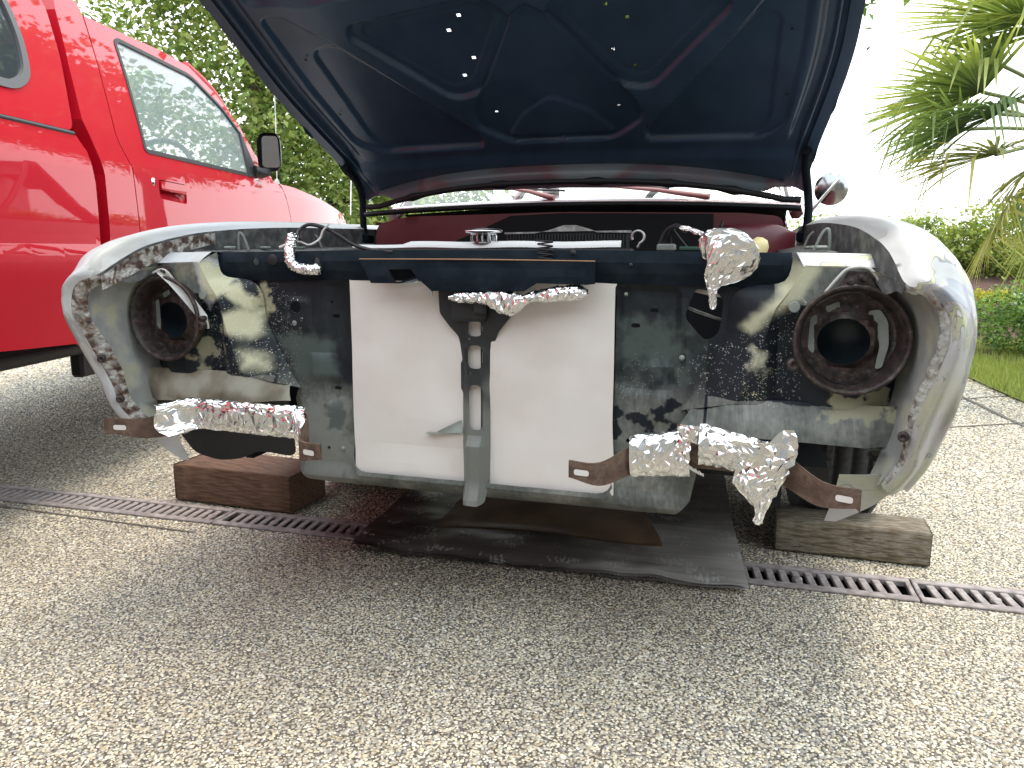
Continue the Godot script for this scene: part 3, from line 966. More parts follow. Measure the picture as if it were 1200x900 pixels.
		build_bucket(s)
		build_wing(R, s)
		build_bracket(s)
		build_wheel(s, Vector3(s * 0.785, 0.30, -1.03), 0.10 if s > 0 else -0.2)
		build_liner(s)
		build_wheel(s, Vector3(s * 0.73, 0.30, -3.45))
	build_middle()
	build_bay()
	build_hood()
	build_body()

func build_bucket(s: float) -> void:
	var c := Vector3(s * 0.690, 0.680, 0.084)
	var fwd := Vector3(s * 0.03, 0.0, 1.0)
	var root := Node3D.new()
	root.name = "headlight_bucket" if s < 0 else "headlight_bucket_001"
	car.add_child(root, true)
	var st := S()
	# rusty dish: rolled rim, floor, opening in the middle
	lathe(st, [[0.076, -0.045], [0.081, -0.012], [0.0845, 0.0], [0.088, 0.004], [0.0915, 0.0035], [0.0930, 0.0], [0.0915, -0.006], [0.085, -0.012], [0.083, -0.03]], c, facing(fwd), 48)
	put("ring", st, M.darkrust, root)
	st = S()
	patch(st, disc2(Vector2.ZERO, 0.076, 0.076, 40), [disc2(Vector2(0.008, -0.006), 0.042, 0.040, 28)], 0.012, func(x: float, y: float, d: float):
		var p := Vector2(x, y)
		var z := -0.043 + 0.012 * sm(0.055, 0.04, p.length())
		z -= 0.006 * (1.0 - sm(-0.004, 0.004, sdpoly(p, disc2(Vector2(-s * 0.055 , 0.0), 0.012, 0.036, 14))))
		z += 0.0015 * nz.get_noise_2d(x * 2500.0 + s * 90.0, y * 2500.0)
		return c + facing(fwd) * Vector3(x * 1.0, 0, y) * Vector3(1, 1, 1) + fwd * (z - d), 0.002)
	put("dish", st, M.darkrust, root)
	# bare grey blotches where the rust was wire brushed
	st = S()
	var FB := facing(fwd)
	for q in [[rounded(P2([0.026, 0.046, 0.046, 0.050, 0.060, 0.03, 0.064, -0.01, 0.056, -0.05, 0.045, -0.052, 0.05, -0.01, 0.04, 0.02]), 0.008)], [rounded(P2([-0.062, 0.034, -0.052, 0.04, -0.05, 0.0, -0.054, -0.03, -0.064, -0.02]), 0.005)], [rounded(P2([-0.04, 0.052, -0.018, 0.062, -0.016, 0.050, -0.036, 0.042]), 0.004)]]:
		patch(st, q[0], [], 0.01, func(x: float, y: float, d: float): return c + Vector3(x * (1.0 if s > 0 else 0.9), y, 0) + fwd * (-0.0405 + 0.0015 * nz.get_noise_2d(x * 2500.0 + s * 90.0, y * 2500.0)))
	put("bare_patch", st, M.grey, root)
	# the can behind, dark and open
	st = S()
	lathe(st, [[0.070, -0.045], [0.068, -0.085], [0.05, -0.12], [0.0, -0.135]], c, facing(fwd), 32)
	put("can", st, M.can, root)
	# adjuster brackets
	st = S()
	var top := c + Vector3(0, 0.092, -0.006)
	for q in [[Vector3(-0.028, -0.006, 0), Vector3(0.034, -0.008, 0), Vector3(0.018, 0.020, -0.004), Vector3(-0.012, 0.022, -0.004)]]:
		quad(st, top + q[0], top + q[1], top + q[2], top + q[3])
	for k in [[-0.008, 0.004, 0.005], [0.012, 0.009, 0.0042], [0.006, 0.012, 0.003]]:
		lathe(st, [[0.0, 0.009], [k[2] * 0.8, 0.009], [k[2], 0.006], [k[2], 0.0]], top + Vector3(k[0], k[1], 0.002), facing(Vector3.BACK), 8, false)
	var side := c + Vector3(-s * 0.0 + 0.088 * (1 if s < 0 else -1), -0.045 if s > 0 else -0.012, -0.004)
	for k in [[0.0, 0.0, 0.011], [0.006, 0.014, 0.006]]:
		lathe(st, [[0.0, 0.004], [k[2] * 0.4, 0.004], [k[2] * 0.5, 0.008], [k[2], 0.006], [k[2] * 1.1, -0.01]], side + Vector3(k[0], k[1], 0.0), facing(Vector3.BACK), 12)
	put("adjuster", st, M.darkrust, root)
	# bright bracket strip slanting off the ring
	st = S()
	if s < 0:
		tube(st, spline([c + Vector3(-0.02, 0.098, -0.002), c + Vector3(0.012, 0.104, 0.0), c + Vector3(0.045, 0.062, -0.008), c + Vector3(0.075, 0.035, -0.012), c + Vector3(0.095, -0.002, -0.016), c + Vector3(0.097, -0.02, -0.02)], 5), 0.0032, 6)
		var sp := [[Vector3(-0.012, 0.103, 0.004), Vector3(0.014, 0.106, 0.004)], [Vector3(0.024, 0.076, 0.006), Vector3(0.040, 0.080, -0.004)], [Vector3(0.052, 0.046, 0.004), Vector3(0.070, 0.050, -0.010)], [Vector3(0.084, 0.006, -0.002), Vector3(0.100, 0.008, -0.016)], [Vector3(0.094, -0.016, -0.006), Vector3(0.101, -0.014, -0.016)]]
		for i in 4:
			quad(st, c + sp[i][0], c + sp[i][1], c + sp[i + 1][1], c + sp[i + 1][0])
	else:
		tube(st, spline([c + Vector3(-0.052, 0.068, -0.01), c + Vector3(-0.03, 0.10, -0.004), c + Vector3(-0.012, 0.118, -0.002), c + Vector3(0.018, 0.118, -0.002), c + Vector3(0.036, 0.096, -0.004)], 4), 0.0028, 6)
	put("bracket_strip", st, M.primer, root)
	# the round pad on the wall
	st = S()
	var pad := c + Vector3(-s * 0.092, 0.052, -0.016)
	lathe(st, [[0.0, 0.0025], [0.0085, 0.0025], [0.0095, 0.0]], pad, facing(Vector3.BACK), 16, false)
	put("boss", st, M.grey, root)

func build_wing(R: Array, s: float) -> void:
	var m: Material = M.wing_right if s > 0 else M.wing_left
	var st := S()
	grid(st, 84, 26, func(u: float, v: float):
		var p := wing_point(R, u, v)
		var w := 0.0012 * nz.get_noise_2d(u * 900.0 + s * 50.0, v * 300.0) + 0.0025 * sm(0.70, 0.9, u) * nz.get_noise_2d(u * 1400.0, v * 1400.0 + s * 40.0)
		return flip(p + Vector3(w, w, w), s), func(p: Vector3, u: float, v: float): return Vector2(u, v))
	var root := put("fender", st, m, car)
	# inner flange along the hood gap, and the lip round the headlight
	st = S()
	grid(st, 60, 5, func(u: float, v: float):
		var p := wing_point(R, u * LIP0, 0.0)
		var e := 0.0015 * nz.get_noise_2d(u * 3000.0, v * 200.0) * sm(0.6, 0.8, u)
		return flip(p + Vector3(-0.004 * v - e, -0.062 * v * lerpf(1.0, 0.25, sm(0.75, 1.0, u)), -0.004 * v), s))
	put("hood_gap_flange", st, M.apron, root)
	st = S()
	if s < 0: grid(st, 44, 4, func(u: float, v: float):   # rust-scabbed front end of that flange
		var p := wing_point(R, lerpf(0.22, LIP0, u), 0.0)
		var e := 0.004 * nz.get_noise_2d(u * 1500.0, v * 500.0)
		return flip(p + Vector3(-0.008 - e, -0.004 - 0.026 * v - 0.012 * v * sin(u * 3.0) , 0.004 + e), s))
	if s < 0:
		put("rust_scab", st, M.lip, root)
	st = S()
	grid(st, 70, 8, func(u: float, v: float):   # rusty lip turned in round the headlight
		var uu := lerpf(LIP0, 1.0, u)
		var p := wing_point(R, uu, 0.0)
		var e := nz.get_noise_2d(u * 2400.0 + s * 77.0, v * 260.0)
		var inward := Vector3(0.690 - p.x, 0.66 - p.y, 0.0).normalized()
		var wdt := (lerpf(0.014, 0.024, sin(u * PI)) if s < 0 else lerpf(0.007, 0.012, sin(u * PI))) + 0.004 * e
		return flip(p + inward * wdt * v + Vector3(0, 0, (-0.020 if s < 0 else -0.012) * v * v - 0.002 * v + 0.003 * e * sin(v * PI)), s))
	put("rusty_lip", st, M.lip if s < 0 else M.lipright, root)
	st = S()
	var W := [Vector3(0.700, 0.792, 0.050), Vector3(0.752, 0.742, 0.020), Vector3(0.772, 0.690, 0.012), Vector3(0.772, 0.620, 0.012), Vector3(0.764, 0.558, 0.02), Vector3(0.756, 0.500, 0.05), Vector3(0.735, 0.440, 0.06)]
	var WS := spline(W, 10)
	grid(st, 60, 8, func(u: float, v: float):
		var uu := lerpf(LIP0, 1.0, u)
		var p := wing_point(R, uu, 0.0)
		var inward := Vector3(0.690 - p.x, 0.66 - p.y, 0.0).normalized()
		var a := p + inward * (0.016 if s < 0 else 0.008) + Vector3(0, 0, -0.018 if s < 0 else -0.012)
		var k := u * 60.0
		var i := mini(int(k), 59)
		var b: Vector3 = WS[i].lerp(WS[i + 1], k - i)
		var q := a.lerp(b, v)
		q += inward * -0.010 * sin(v * PI)
		q.z += 0.003 * nz.get_noise_2d(u * 500.0, v * 300.0 + 40.0)
		return flip(q, s))
	put("inner_wall", st, M.inner, root)
	# short plate between the flange and the headlight ledge
	st = S()
	quad(st, flip(Vector3(0.729, 0.820, 0.03), s), flip(Vector3(0.735, 0.806, 0.10), s), flip(Vector3(0.737, 0.778, 0.18), s), flip(Vector3(0.731, 0.782, 0.06), s))
	put("corner_plate", st, M.grey, root)
	# lower tail of the wing
	st = S()
	var tail := P2([0.686, 0.450, 0.756, 0.455, 0.766, 0.472, 0.800, 0.482, 0.812, 0.465, 0.793, 0.432, 0.748, 0.396, 0.688, 0.358, 0.670, 0.358, 0.680, 0.40])
	patch(st, tail, [], 0.012, func(x: float, y: float, d: float):
		return Vector3(x * s, y, 0.085 - 2.2 * pow(maxf(0.0, x - 0.72), 1.6) - 0.25 * (0.44 - y) + 0.002 * nz.get_noise_2d(x * 900.0, y * 900.0) - d), 0.003, func(p: Vector2): return Vector2(0.90 + (p.x - 0.68) * 0.5, 0.1 + (0.46 - p.y) * 3.0))
	put("lower_tail", st, m, root)
	# bolts in the lip
	for u in ([0.80, 0.90] if s < 0 else [0.87]):
		st = S()
		var p := flip(wing_point(R, u, 0.0) + Vector3(-0.012, 0.0, 0.004), s)
		lathe(st, [[0.0, 0.001], [0.003, 0.001], [0.0045, 0.004], [0.008, 0.003], [0.009, -0.004]], p, facing(Vector3(-s * 0.3, 0, 1)), 10)
		put("lip_bolt", st, M.darkrust, root)
	# inner apron shelf under the flange with its bolts and tabs
	st = S()
	grid(st, 24, 2, func(u: float, v: float): return flip(Vector3(lerpf(0.668, 0.588, v), 0.824 - 0.012 * v + 0.018 * (1.0 - u), lerpf(0.0, -0.80, 1.0 - u)), s))
	grid(st, 24, 2, func(u: float, v: float): return flip(Vector3(0.588, lerpf(0.812, 0.72, v) + 0.018 * (1.0 - u), lerpf(0.0, -0.80, 1.0 - u)), s))
	put("apron_shelf", st, M.apron, root)
	st = S()
	for z in [-0.10, -0.24, -0.40]:
		box(st, flip(Vector3(0.648, 0.832, z), s), Vector3(0.022, 0.008, 0.022), 0.003)
	for z in [-0.16, -0.50]:
		tube(st, spline([flip(Vector3(0.640, 0.826, z), s), flip(Vector3(0.652, 0.858, z), s), flip(Vector3(0.664, 0.866, z), s), flip(Vector3(0.668, 0.828, z), s)], 4), 0.0035, 6)
	put("shelf_bolt", st, M.grey, root)

func build_bracket(s: float) -> void:
	# flat bumper iron seen edge-on to face-on: inner end, bend, middle bolted to the frame, outer end
	var top: Array
	if s > 0:
		top = [Vector3(0.240, 0.470, 0.205), Vector3(0.292, 0.468, 0.198), Vector3(0.345, 0.492, 0.150), Vector3(0.41, 0.500, 0.125), Vector3(0.48, 0.502, 0.12), Vector3(0.56, 0.496, 0.122), Vector3(0.60, 0.488, 0.145), Vector3(0.650, 0.468, 0.205), Vector3(0.703, 0.466, 0.226)]
	else:
		top = [Vector3(-0.240, 0.464, 0.215), Vector3(-0.292, 0.468, 0.205), Vector3(-0.300, 0.50, 0.16), Vector3(-0.33, 0.510, 0.14), Vector3(-0.42, 0.514, 0.125), Vector3(-0.54, 0.514, 0.125), Vector3(-0.60, 0.502, 0.16), Vector3(-0.652, 0.488, 0.215), Vector3(-0.722, 0.490, 0.24)]
	var ts := spline(top, 6)
	var st := S()
	var n := ts.size() - 1
	var hh := func(u: float) -> float: return 0.030 + 0.022 * sm(0.0, 0.25, u) * sm(1.0, 0.75, u)
	for d in [0.0, -0.006]:
		grid(st, n, 3, func(u: float, v: float): 
			var p: Vector3 = ts[int(round(u * n))]
			return p + Vector3(0, -hh.call(u) * v - (0.006 * v if u > 0.98 else 0.0), d))
	st.set_smooth_group(-1)
	for i in n:
		var a := ts[i]
		var b := ts[i + 1]
		var ha: float = hh.call(float(i) / n)
		var hb: float = hh.call(float(i + 1) / n)
		quad(st, a, b, b + Vector3(0, 0, -0.006), a + Vector3(0, 0, -0.006))
		quad(st, a - Vector3(0, ha, 0), b - Vector3(0, hb, 0), b + Vector3(0, -hb, -0.006), a + Vector3(0, -ha, -0.006))
	for e in [0, n]:
		quad(st, ts[e], ts[e] + Vector3(0, -0.03, 0), ts[e] + Vector3(0, -0.03, -0.006), ts[e] + Vector3(0, 0, -0.006))
	var br := put("bumper_bracket", st, M.rust, car)
	st = S()
	for k in [3, n - 3]:
		var p: Vector3 = ts[k] + Vector3(0, -0.0175, 0.0012)
		var dir: Vector3 = (ts[mini(k + 2, n)] - ts[maxi(k - 2, 0)]).normalized()
		var q := slot(Vector2.ZERO, 0.013, 0.0052, 4)
		patch(st, q, [], 0.02, func(x: float, y: float, d: float): return p + dir * x + Vector3(0, y, 0))
	put("slot", st, M.card, br)

func build_liner(s: float) -> void:
	var st := S()
	grid(st, 6, 24, func(u: float, v: float):
		var a := lerpf(0.65, PI + 0.2, v)
		return Vector3(s * lerpf(0.52, 0.862, u), 0.33 + 0.36 * sin(a), -1.02 + 0.36 * cos(a)))
	put("wheelhouse", st, M.void, car)
	if s < 0:
		st = S()
		patch(st, rounded(P2([0.45, 0.56, 0.79, 0.56, 0.80, 0.47, 0.775, 0.40, 0.72, 0.352, 0.64, 0.343, 0.58, 0.352, 0.53, 0.375, 0.45, 0.36]), 0.02), [], 0.03, func(x: float, y: float, d: float): return Vector3(x * s, y, 0.03 - 1.2 * (x - 0.6) * (x - 0.6) - 0.15 * (0.56 - y) - d), 0.003)
		put("splash_panel", st, M.black, car)

func build_wheel(s: float, where: Vector3, steer := 0.0) -> void:
	var root := Node3D.new()
	var n := 0
	while car.has_node("wheel" if n == 0 else "wheel_%03d" % n):
		n += 1
	root.name = "wheel" if n == 0 else "wheel_%03d" % n
	car.add_child(root, true)
	root.position = where
	root.rotation.y = steer
	var at := Vector3.ZERO
	var ax := Basis(Vector3.BACK, PI / 2)
	var st := S()
	lathe(st, [[0.19, -0.085], [0.215, -0.094], [0.262, -0.104], [0.285, -0.088], [0.297, -0.070], [0.3, -0.052], [0.2905, -0.050], [0.2905, -0.042], [0.301, -0.040], [0.302, -0.010], [0.292, -0.008], [0.292, 0.0], [0.302, 0.002], [0.301, 0.034], [0.2905, 0.036], [0.2905, 0.044], [0.3, 0.048], [0.297, 0.070], [0.285, 0.088], [0.262, 0.104], [0.215, 0.094], [0.19, 0.085]], at, ax, 48)
	for k in 36:
		var a := TAU * k / 36.0
		for sd in [-0.061, 0.061]:
			var p := at + Vector3(sd, sin(a) * 0.2995, cos(a) * 0.2995)
			box(st, p, Vector3(0.020, 0.007, 0.034), 0.002, Basis(Vector3.RIGHT, -a + PI / 2))
	put("tyre", st, M.rubber, root)
	st = S()
	lathe(st, [[0.0, s * -0.045], [0.06, s * -0.045], [0.075, s * -0.02], [0.13, s * -0.03], [0.155, s * -0.06], [0.185, s * -0.082], [0.195, s * -0.088]], at, ax, 32)
	lathe(st, [[0.195, 0.088 * s], [0.18, 0.08 * s], [0.165, 0.0], [0.185, -0.08 * s]], at, ax, 32)
	put("rim", st, M.steel, root)

func build_middle() -> void:
	# latch support down the middle of the opening, with its slots
	var st := S()
	var q := rounded(P2([-0.075, 0.775, -0.072, 0.702, -0.036, 0.657, -0.029, 0.606, -0.033, 0.600, -0.033, 0.546, -0.028, 0.540, -0.030, 0.457, -0.028, 0.355, -0.021, 0.313, 0.024, 0.313, 0.028, 0.36, 0.030, 0.549, 0.033, 0.630, 0.050, 0.665, 0.085, 0.706, 0.086, 0.775]), 0.006, 3)
	var hs := [rounded(P2([-0.013, 0.688, 0.019, 0.688, 0.019, 0.657, -0.013, 0.657]), 0.013), slot(Vector2(0.003, 0.615), 0.016, 0.024), slot(Vector2(0.003, 0.511), 0.015, 0.047), disc2(Vector2(-0.010, 0.651), 0.0035, 0.0035, 10), disc2(Vector2(-0.009, 0.581), 0.0035, 0.0035, 10)]
	M.support = painted(paint(64, 256, Vector2(-0.1, 0.3), Vector2(0.1, 0.8), func(x: float, y: float):
		var n := nz.get_noise_2d(x * 1500.0, y * 900.0)
		return Color(0.015, 0.018, 0.02).lerp(Color(0.15, 0.16, 0.14), 1.0 - sm(0.46, 0.58, y + n * 0.06 - absf(x) * 0.8)), []), 0.45)
	st = S()
	patch(st, q, hs, 0.010, func(x: float, y: float, d: float):
		var z := 0.018 - 0.014 * sm(0.018, 0.030, absf(x)) * sm(0.68, 0.64, y)
		z += 0.016 * sm(0.45, 0.43, y) * sm(0.020, 0.014, absf(x - 0.001)) + 0.018 * sm(0.36, 0.31, y)
		return Vector3(x, y, z - d), 0.003, func(p: Vector2): return Vector2((p.x + 0.1) / 0.2, (0.8 - p.y) / 0.5))
	var sup := put("latch_support", st, M.support, car)
	st = S()
	quad(st, Vector3(-0.029, 0.483, 0.012), Vector3(-0.029, 0.454, 0.012), Vector3(-0.080, 0.454, 0.02), Vector3(-0.080, 0.457, 0.02))
	quad(st, Vector3(-0.029, 0.454, 0.012), Vector3(-0.108, 0.4505, 0.022), Vector3(-0.108, 0.4505, 0.006), Vector3(-0.029, 0.454, -0.004))
	put("side_tab", st, M.grey, sup)
	st = S()
	box(st, Vector3(-0.006, 0.715, 0.026), Vector3(0.075, 0.055, 0.022), 0.008)
	box(st, Vector3(0.02, 0.722, 0.036), Vector3(0.03, 0.04, 0.02), 0.006)
	put("latch", st, M.black, sup)
	# hood latch plate hung in front of the tie bar
	st = S()
	var lp := P2([-0.231, 0.808, 0.250, 0.806, 0.252, 0.766, 0.236, 0.764, 0.141, 0.766, 0.115, 0.750, -0.073, 0.748, -0.102, 0.772, -0.140, 0.762, -0.202, 0.762, -0.216, 0.785])
	patch(st, lp, [P2([-0.166, 0.789, -0.118, 0.790, -0.104, 0.7755, -0.142, 0.765, -0.150, 0.766])], 0.015, func(x: float, y: float, d: float): return Vector3(x, y, 0.050 + 0.006 * sm(0.80, 0.77, y) - 0.003 * cos(x * 14.0) - d), 0.003)
	patch(st, P2([-0.231, 0.0, 0.250, 0.0, 0.235, 0.045, -0.215, 0.045]), [], 0.02, func(x: float, y: float, d: float): return Vector3(x, 0.8085 - 0.004 * (x + 0.23) , 0.049 - y - 0.001 * d), 0.0)
	var plate := put("latch_plate", st, M.dark, car)
	st = S()
	tube(st, spline([Vector3(-0.231, 0.809, 0.050), Vector3(0.0, 0.8095, 0.049), Vector3(0.250, 0.807, 0.050)], 8), 0.0016, 5)
	put("bare_edge", st, M.copper, plate)
	st = S()
	for x in [-0.076, 0.096]:
		tube(st, [Vector3(x, 0.752, 0.05), Vector3(x, 0.740, 0.05)], 0.0035, 6)
	quad(st, Vector3(-0.135, 0.7655, 0.046), Vector3(-0.104, 0.773, 0.046), Vector3(-0.100, 0.764, 0.06), Vector3(-0.140, 0.760, 0.06))
	put("plate_tab", st, M.grey, plate)
	# latch spring
	st = S()
	var hx := []
	for i in 61:
		var t := i / 60.0
		hx.append(Vector3(0.148 + cos(t * TAU * 4.0) * 0.014, 0.810 + 0.033 * t, 0.022 + sin(t * TAU * 4.0) * 0.014))
	hx.append(Vector3(0.130, 0.845, 0.03))
	tube(st, hx, 0.0018, 6)
	put("latch_spring", st, M.black, plate)

func build_bay() -> void:
	# dark engine bay: floor, sides, firewall
	var st := S()
	box(st, Vector3(0, 0.40, -0.42), Vector3(1.12, 0.02, 0.72))
	for s in [-1.0, 1.0]:
		box(st, Vector3(s * 0.592, 0.55, -0.42), Vector3(0.02, 0.42, 0.74))
	put("engine_bay", st, M.void, car)
	st = S()
	box(st, Vector3(0, 0.45, -0.5), Vector3(0.5, 0.06, 0.10), 0.01)
	for s in [-1.0, 1.0]:
		box(st, Vector3(s * 0.43, 0.45, -0.85), Vector3(0.08, 0.09, 1.4), 0.01)
		tube(st, [Vector3(s * 0.40, 0.36, -0.95), Vector3(s * 0.66, 0.30, -1.0)], 0.018, 8)
		tube(st, [Vector3(s * 0.52, 0.62, -0.98), Vector3(s * 0.56, 0.28, -0.98)], 0.022, 10)
		tube(st, [Vector3(s * 0.50, 0.45, -0.80), Vector3(s * 0.55, 0.30, -0.84)], 0.016, 8)
	put("chassis_rail", st, M.black, car)
	# pale hose and cable seen through the right opening of the panel
	st = S()
	tube(st, spline([Vector3(0.40, 0.76, -0.05), Vector3(0.44, 0.752, -0.03), Vector3(0.475, 0.746, -0.035), Vector3(0.53, 0.74, -0.08)], 5), 0.006, 8)
	put("pale_hose", st, M.card, car)
	st = S()
	tube(st, spline([Vector3(0.38, 0.735, -0.04), Vector3(0.43, 0.715, -0.035), Vector3(0.50, 0.69, -0.05)], 5), 0.0018, 6)
	tube(st, spline([Vector3(0.38, 0.732, -0.045), Vector3(0.43, 0.711, -0.036), Vector3(0.50, 0.688, -0.055)], 5), 0.0014, 6)
	put("cable", st, M.steel, car)
	# radiator with cap and shroud
	st = S()
	box(st, Vector3(0, 0.60, -0.115), Vector3(0.60, 0.46, 0.05), 0.008)
	var rad := put("radiator", st, M.black, car)
	st = S()
	grid(st, 30, 3, func(u: float, v: float):
		var x := lerpf(-0.33, 0.272, u)
		return Vector3(x, 0.832 + 0.013 * v - (0.006 * v if x < -0.2 else 0.0) + 0.001 * sin(x * 30.0), -0.105 - 0.006 * v * v))
	grid(st, 30, 2, func(u: float, v: float):
		var x := lerpf(-0.33, 0.272, u)
		return Vector3(x, 0.846 - (0.006 if x < -0.2 else 0.0) + 0.001 * sin(x * 30.0), -0.111 - 0.05 * v))
	put("top_tank", st, M.white, rad)
	st = S()
	lathe(st, [[0.026, -0.005], [0.026, 0.012], [0.029, 0.013], [0.030, 0.016], [0.040, 0.017], [0.041, 0.021], [0.036, 0.024], [0.012, 0.026], [0.0, 0.026]], Vector3(-0.026, 0.8465, -0.125), Basis(), 28)
	for k in 14:
		var a := TAU * k / 14.0
		box(st, Vector3(-0.026 + cos(a) * 0.0275, 0.8505, -0.125 + sin(a) * 0.0275), Vector3(0.004, 0.014, 0.004), 0.001, Basis(Vector3.UP, -a))
	put("radiator_cap", st, M.chrome, rad)
	st = S()
	patch(st, P2([-0.01, 0.82, 0.268, 0.82, 0.268, 0.866, -0.01, 0.866]), [], 0.02, func(x: float, y: float, d: float): return Vector3(x, y, -0.235 - d), 0.01)
	for k in 40:
		box(st, Vector3(-0.005 + 0.27 * k / 39.0, 0.842, -0.232), Vector3(0.003, 0.040, 0.006))
	var shroud := put("fan_shroud", st, M.black, rad)
	st = S()
	patch(st, P2([-0.012, 0.862, 0.060, 0.8635, 0.09, 0.870, 0.125, 0.881, 0.150, 0.881, 0.185, 0.871, 0.20, 0.865, 0.273, 0.864, 0.273, 0.869, -0.012, 0.869 - 0.003]), [], 0.01, func(x: float, y: float, d: float): return Vector3(x, y, -0.228 - d), 0.02)
	put("shroud_rim", st, M.steel, shroud)
	# firewall and cowl
	st = S()
	patch(st, rounded(P2([-0.605, 0.55, 0.605, 0.55, 0.605, 0.915, 0.50, 0.926, 0.0, 0.935, -0.50, 0.927, -0.605, 0.905]), 0.03), [], 0.05, func(x: float, y: float, d: float): return Vector3(x, y, -0.77 + 0.006 * nz.get_noise_2d(x * 300.0, y * 300.0) - d), 0.004)
	put("firewall", st, M.maroon, car)
	st = S()
	patch(st, P2([-0.59, 0.50, 0.59, 0.50, 0.59, 0.79, 0.42, 0.80, 0.42, 0.924, 0.0, 0.931, -0.16, 0.925, -0.34, 0.85, -0.34, 0.80, -0.59, 0.79]), [], 0.05, func(x: float, y: float, d: float): return Vector3(x, y, -0.755 - d), 0.004)
	put("firewall_pad", st, M.void, car)
	st = S()
	grid(st, 18, 10, func(u: float, v: float):
		var a := lerpf(-1.3, 1.3, u)
		return Vector3(0.535 + 0.10 * sin(a) * pow(absf(sin(a)), 0.3 - 0.2), 0.80 + 0.092 * pow(sin(v * PI / 2), 0.5) - 0.02 * sm(0.4, 1.2, a), -0.70 + 0.09 * cos(a) * lerpf(1.0, 0.75, v)))
	put("firewall_bulge", st, M.maroon, car)
	st = S()
	tube(st, spline([Vector3(0.448, 0.90, -0.66), Vector3(0.446, 0.875, -0.655), Vector3(0.444, 0.86, -0.665)], 4), 0.004, 6)
	put("bulge_hook", st, M.black, car)
	st = S()   # cowl: seal strip in front, painted top
	grid(st, 40, 4, func(u: float, v: float):
		var x := lerpf(-0.645, 0.645, u)
		var crown := 0.020 * (1.0 - pow(absf(x) / 0.645, 2.2))
		return Vector3(x, 0.928 + crown + 0.016 * v, -0.775 + 0.012 * sin(v * PI)))
	put("cowl_seal", st, M.black, car)
	st = S()
	grid(st, 40, 4, func(u: float, v: float):
		var x := lerpf(-0.66, 0.66, u)
		var crown := 0.020 * (1.0 - pow(absf(x) / 0.66, 2.2))
		return Vector3(x, 0.942 + crown + 0.022 * v - 0.004 * v * v, lerpf(-0.78, -0.99, v) + 0.05 * (1.0 - pow(absf(x) / 0.66, 2.0)) * v))
	put("cowl", st, M.maroon, car)
	# small fittings on the bay's edge
	st = S()
	var hk := []
	for i in 16:
		var a := lerpf(-1.2, 3.6, i / 15.0)
		hk.append(Vector3(0.312 + cos(a) * 0.012, 0.852 + sin(a) * 0.012, -0.06))
	hk.reverse()
	hk.append(Vector3(0.312, 0.832, -0.06))
	tube(st, hk, 0.0028, 6)
	put("wire_hook", st, M.steel, car)
	st = S()
	box(st, Vector3(0.365, 0.832, -0.08), Vector3(0.035, 0.014, 0.03), 0.003)
	put("relay", st, M.grey, car)
	st = S()
	box(st, Vector3(0.41, 0.830, -0.08), Vector3(0.04, 0.008, 0.03), 0.002)
	put("green_connector", st, mat(0.03, 0.07, 0.045, 0.5), car)
	st = S()
	lathe(st, [[0.0, 0.03], [0.010, 0.028], [0.017, 0.018], [0.019, 0.0], [0.019, -0.02]], Vector3(0.532, 0.822, -0.06), Basis(Vector3.BACK, -0.35), 20)
	put("yellow_cap", st, mat(0.72, 0.60, 0.30, 0.45), car)
	# wiring looms
	st = S()
	tube(st, spline([Vector3(-0.411, 0.85, -0.02), Vector3(-0.43, 0.868, -0.05), Vector3(-0.41, 0.882, -0.06), Vector3(-0.37, 0.874, -0.06), Vector3(-0.33, 0.858, -0.05), Vector3(-0.29, 0.838, -0.04), Vector3(-0.24, 0.827, -0.02), Vector3(-0.18, 0.823, 0.0)], 6), 0.0042, 8)
	put("wiring_loom", st, M.trim, car)
	st = S()
	tube(st, spline([Vector3(-0.44, 0.842, -0.03), Vector3(-0.42, 0.845, -0.035), Vector3(-0.40, 0.838, -0.04), Vector3(-0.38, 0.850, -0.05), Vector3(-0.37, 0.868, -0.05), Vector3(-0.355, 0.882, -0.05)], 5), 0.0025, 6)
	tube(st, spline([Vector3(-0.46, 0.832, -0.02), Vector3(-0.44, 0.839, -0.02), Vector3(-0.418, 0.846, -0.01)], 4), 0.004, 6)
	put("thin_wire", st, M.card, car)
	st = S()
	tube(st, spline([Vector3(0.405, 0.862, -0.02), Vector3(0.385, 0.872, -0.05), Vector3(0.365, 0.862, -0.07), Vector3(0.352, 0.835, -0.08)], 6), 0.005, 8)
	for k in [[0.36, 0.832], [0.375, 0.832], [0.405, 0.832]]:
		tube(st, spline([Vector3(0.378, 0.868, -0.055), Vector3((k[0] + 0.372) / 2, 0.852, -0.07), Vector3(k[0], k[1], -0.08)], 4), 0.002, 5)
	put("wiring_loom", st, M.trim, car)

# ---------- hood: plane through its hinge line, open 30 degrees ----------
const HOOD_TILT := 0.5236

func hood_at(x: float, s: float, n: float) -> Vector3:
	return Vector3(x, 1.0 + s * sin(HOOD_TILT) + n * cos(HOOD_TILT), -0.82 + s * cos(HOOD_TILT) - n * sin(HOOD_TILT))

